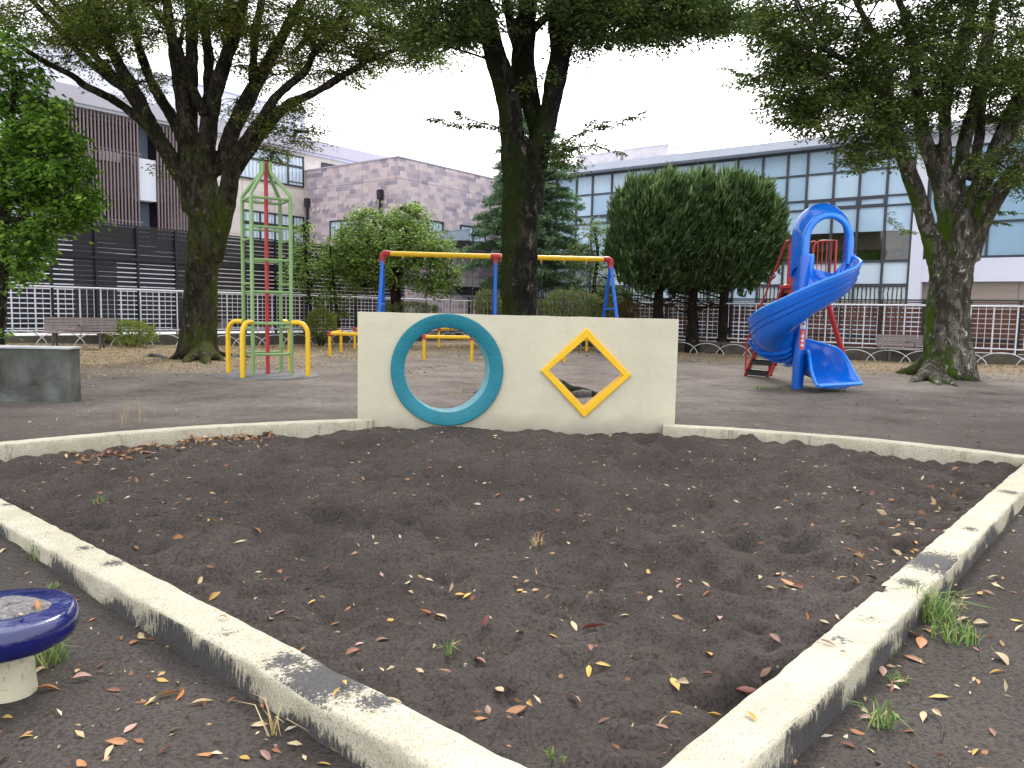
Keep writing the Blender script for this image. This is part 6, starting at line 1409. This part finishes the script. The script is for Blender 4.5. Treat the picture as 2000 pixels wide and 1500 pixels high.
def tuft(label, px, py, zr, n, h0, h1, r, seed, mat=GRN, lean=.9, w0=.003):
    g = np.random.default_rng(seed); c = gp(px, py, zr); a = g.uniform(0, 2 * PI, n); rr_ = r * np.sqrt(g.random(n)); x = c[0] + rr_ * np.cos(a); y = c[1] + rr_ * np.sin(a); P = np.stack([x, y, 0 * x + sz1(c[0], c[1])], 1)
    v, q = blades(P, h0, h1, g, lean, w0); o = npmesh('grass_tuft', v, q, mat, org=(c[0], c[1], 0)); return tag(o, label, 'grass tuft')
tuft('green grass tuft leaning over the outer edge of the near right kerb', 1815, 1210, 0., 130, .10, .25, .10, 1, lean=1.15)
tuft('low green grass clump just below the large right tuft', 1862, 1245, 0., 90, .05, .13, .10, 2, lean=1.2)
tuft('tiny green weed by the right kerb above the pinkish leaf', 1735, 1275, 0., 24, .02, .06, .03, 3)
tuft('tiny green weed by the right kerb among brown leaves', 1755, 1328, 0., 26, .02, .06, .035, 4)
tuft('flattened thin grass wisps on the soil at lower right', 1720, 1412, 0., 26, .08, .16, .04, 5, lean=1.5)
tuft('small green grass sprout alone on the near sand', 876, 1292, .03, 9, .06, .11, .008, 6, w0=.0035)
tuft('wispy grass tuft behind the blue stool pedestal', 98, 1290, 0., 60, .08, .19, .07, 7)
tuft('thin grass tuft at the outer foot of the left kerb', 72, 1088, .04, 26, .06, .16, .04, 8)
tuft('small weed on the soil behind the blue stool', 102, 1142, .03, 16, .02, .05, .03, 9)
tuft('small green weed on the sand at the left', 192, 998, .0, 22, .03, .08, .06, 10)
tuft('tiny weed sprig on the sand left of centre', 492, 1122, .02, 8, .03, .07, .03, 11)
tuft('dry stalks standing beyond the far left kerb', 232, 830, 0., 14, .15, .40, .14, 12, mat=STR, lean=.5)
tuft('single dry stalks beyond the far left kerb, nearer its middle', 270, 826, 0., 5, .25, .5, .06, 13, mat=STR, lean=.3)
tuft('green weeds under the blue slide exit', 1625, 763, 0., 60, .03, .09, .28, 14, w0=.008)
tuft('small green weed left of the blue slide column', 1490, 760, 0., 30, .04, .12, .14, 15, w0=.008)
tuft('small pale weed just left of the blue slide column base', 1530, 764, 0., 26, .04, .11, .12, 16, w0=.008)
tuft('dry straw stalk heap on the soil left of the near corner', 533, 1432, 0., 12, .08, .20, .015, 17, mat=STR, lean=1.7)
tuft('dry straw wisp on the middle of the sand', 1050, 1068, .02, 16, .04, .12, .03, 18, mat=STR, lean=1.6)
tuft('thin green seedling at the bottom centre of the sand', 1085, 1497, .03, 14, .02, .05, .03, 19)
tuft('pale dry tuft on the packed earth seen through the round opening', 900, 770, 0., 16, .06, .2, .08, 20, mat=STR, lean=.6)
for lb, a, b, r in (('thin curved dark twig lying on the soil at right', (1870, 1215), (1918, 1290), .003), ('short dark stick on the soil near the bottom right', (1695, 1500), (1712, 1475), .006), ('thin bent twig on the near soil at bottom right', (1805, 1385), (1838, 1440), .0025)):
    A_, B_ = gp(*a, .01), gp(*b, .01); md = (A_ + B_) / 2 + np.array([.04, .01, 0]); sp = spline([A_, md, B_], 6); sp = [np.array([p[0], p[1], sz1(p[0], p[1]) + .006]) for p in sp]
    o = MB().tube(sp, r, 5).build('twig', MT['rootwood'], org=sp[0]); tag(o, lb, 'twig')
# surface roots
for lb, pts, r in (('bare dark root on the earth left of the left mossy tree', [(268, 702), (290, 697), (315, 699), (335, 703)], .07), ('bare surface root right of the left mossy tree by the yellow legs', [(440, 700), (470, 697), (500, 699)], .09),
                   ('knotty dark root seen low in the diamond opening', [(1100, 772), (1125, 776), (1150, 774), (1172, 770)], .09), ('small knot of root seen in the diamond opening, upper one', [(1112, 757), (1128, 760), (1150, 764)], .05), ('dark root tip seen at lower right of the round opening', [(912, 770), (935, 764), (965, 757)], .05)):
    P = []
    for i, (x, y) in enumerate(pts): p = gp(x, y, 0); P.append(np.array([p[0], p[1], gzn(p[0], p[1]) + r * (.2 if 0 < i < len(pts) - 1 else -.9)]))
    sp = spline(P, 6); kk = np.sin(np.linspace(.15, PI - .15, len(sp))); o = MB().tube(sp, list(r * (.35 + .65 * kk)), 10, wob=.12).build('tree_root', MT['rootwood'], smooth=True, org=P[0]); tag(o, lb, 'root')
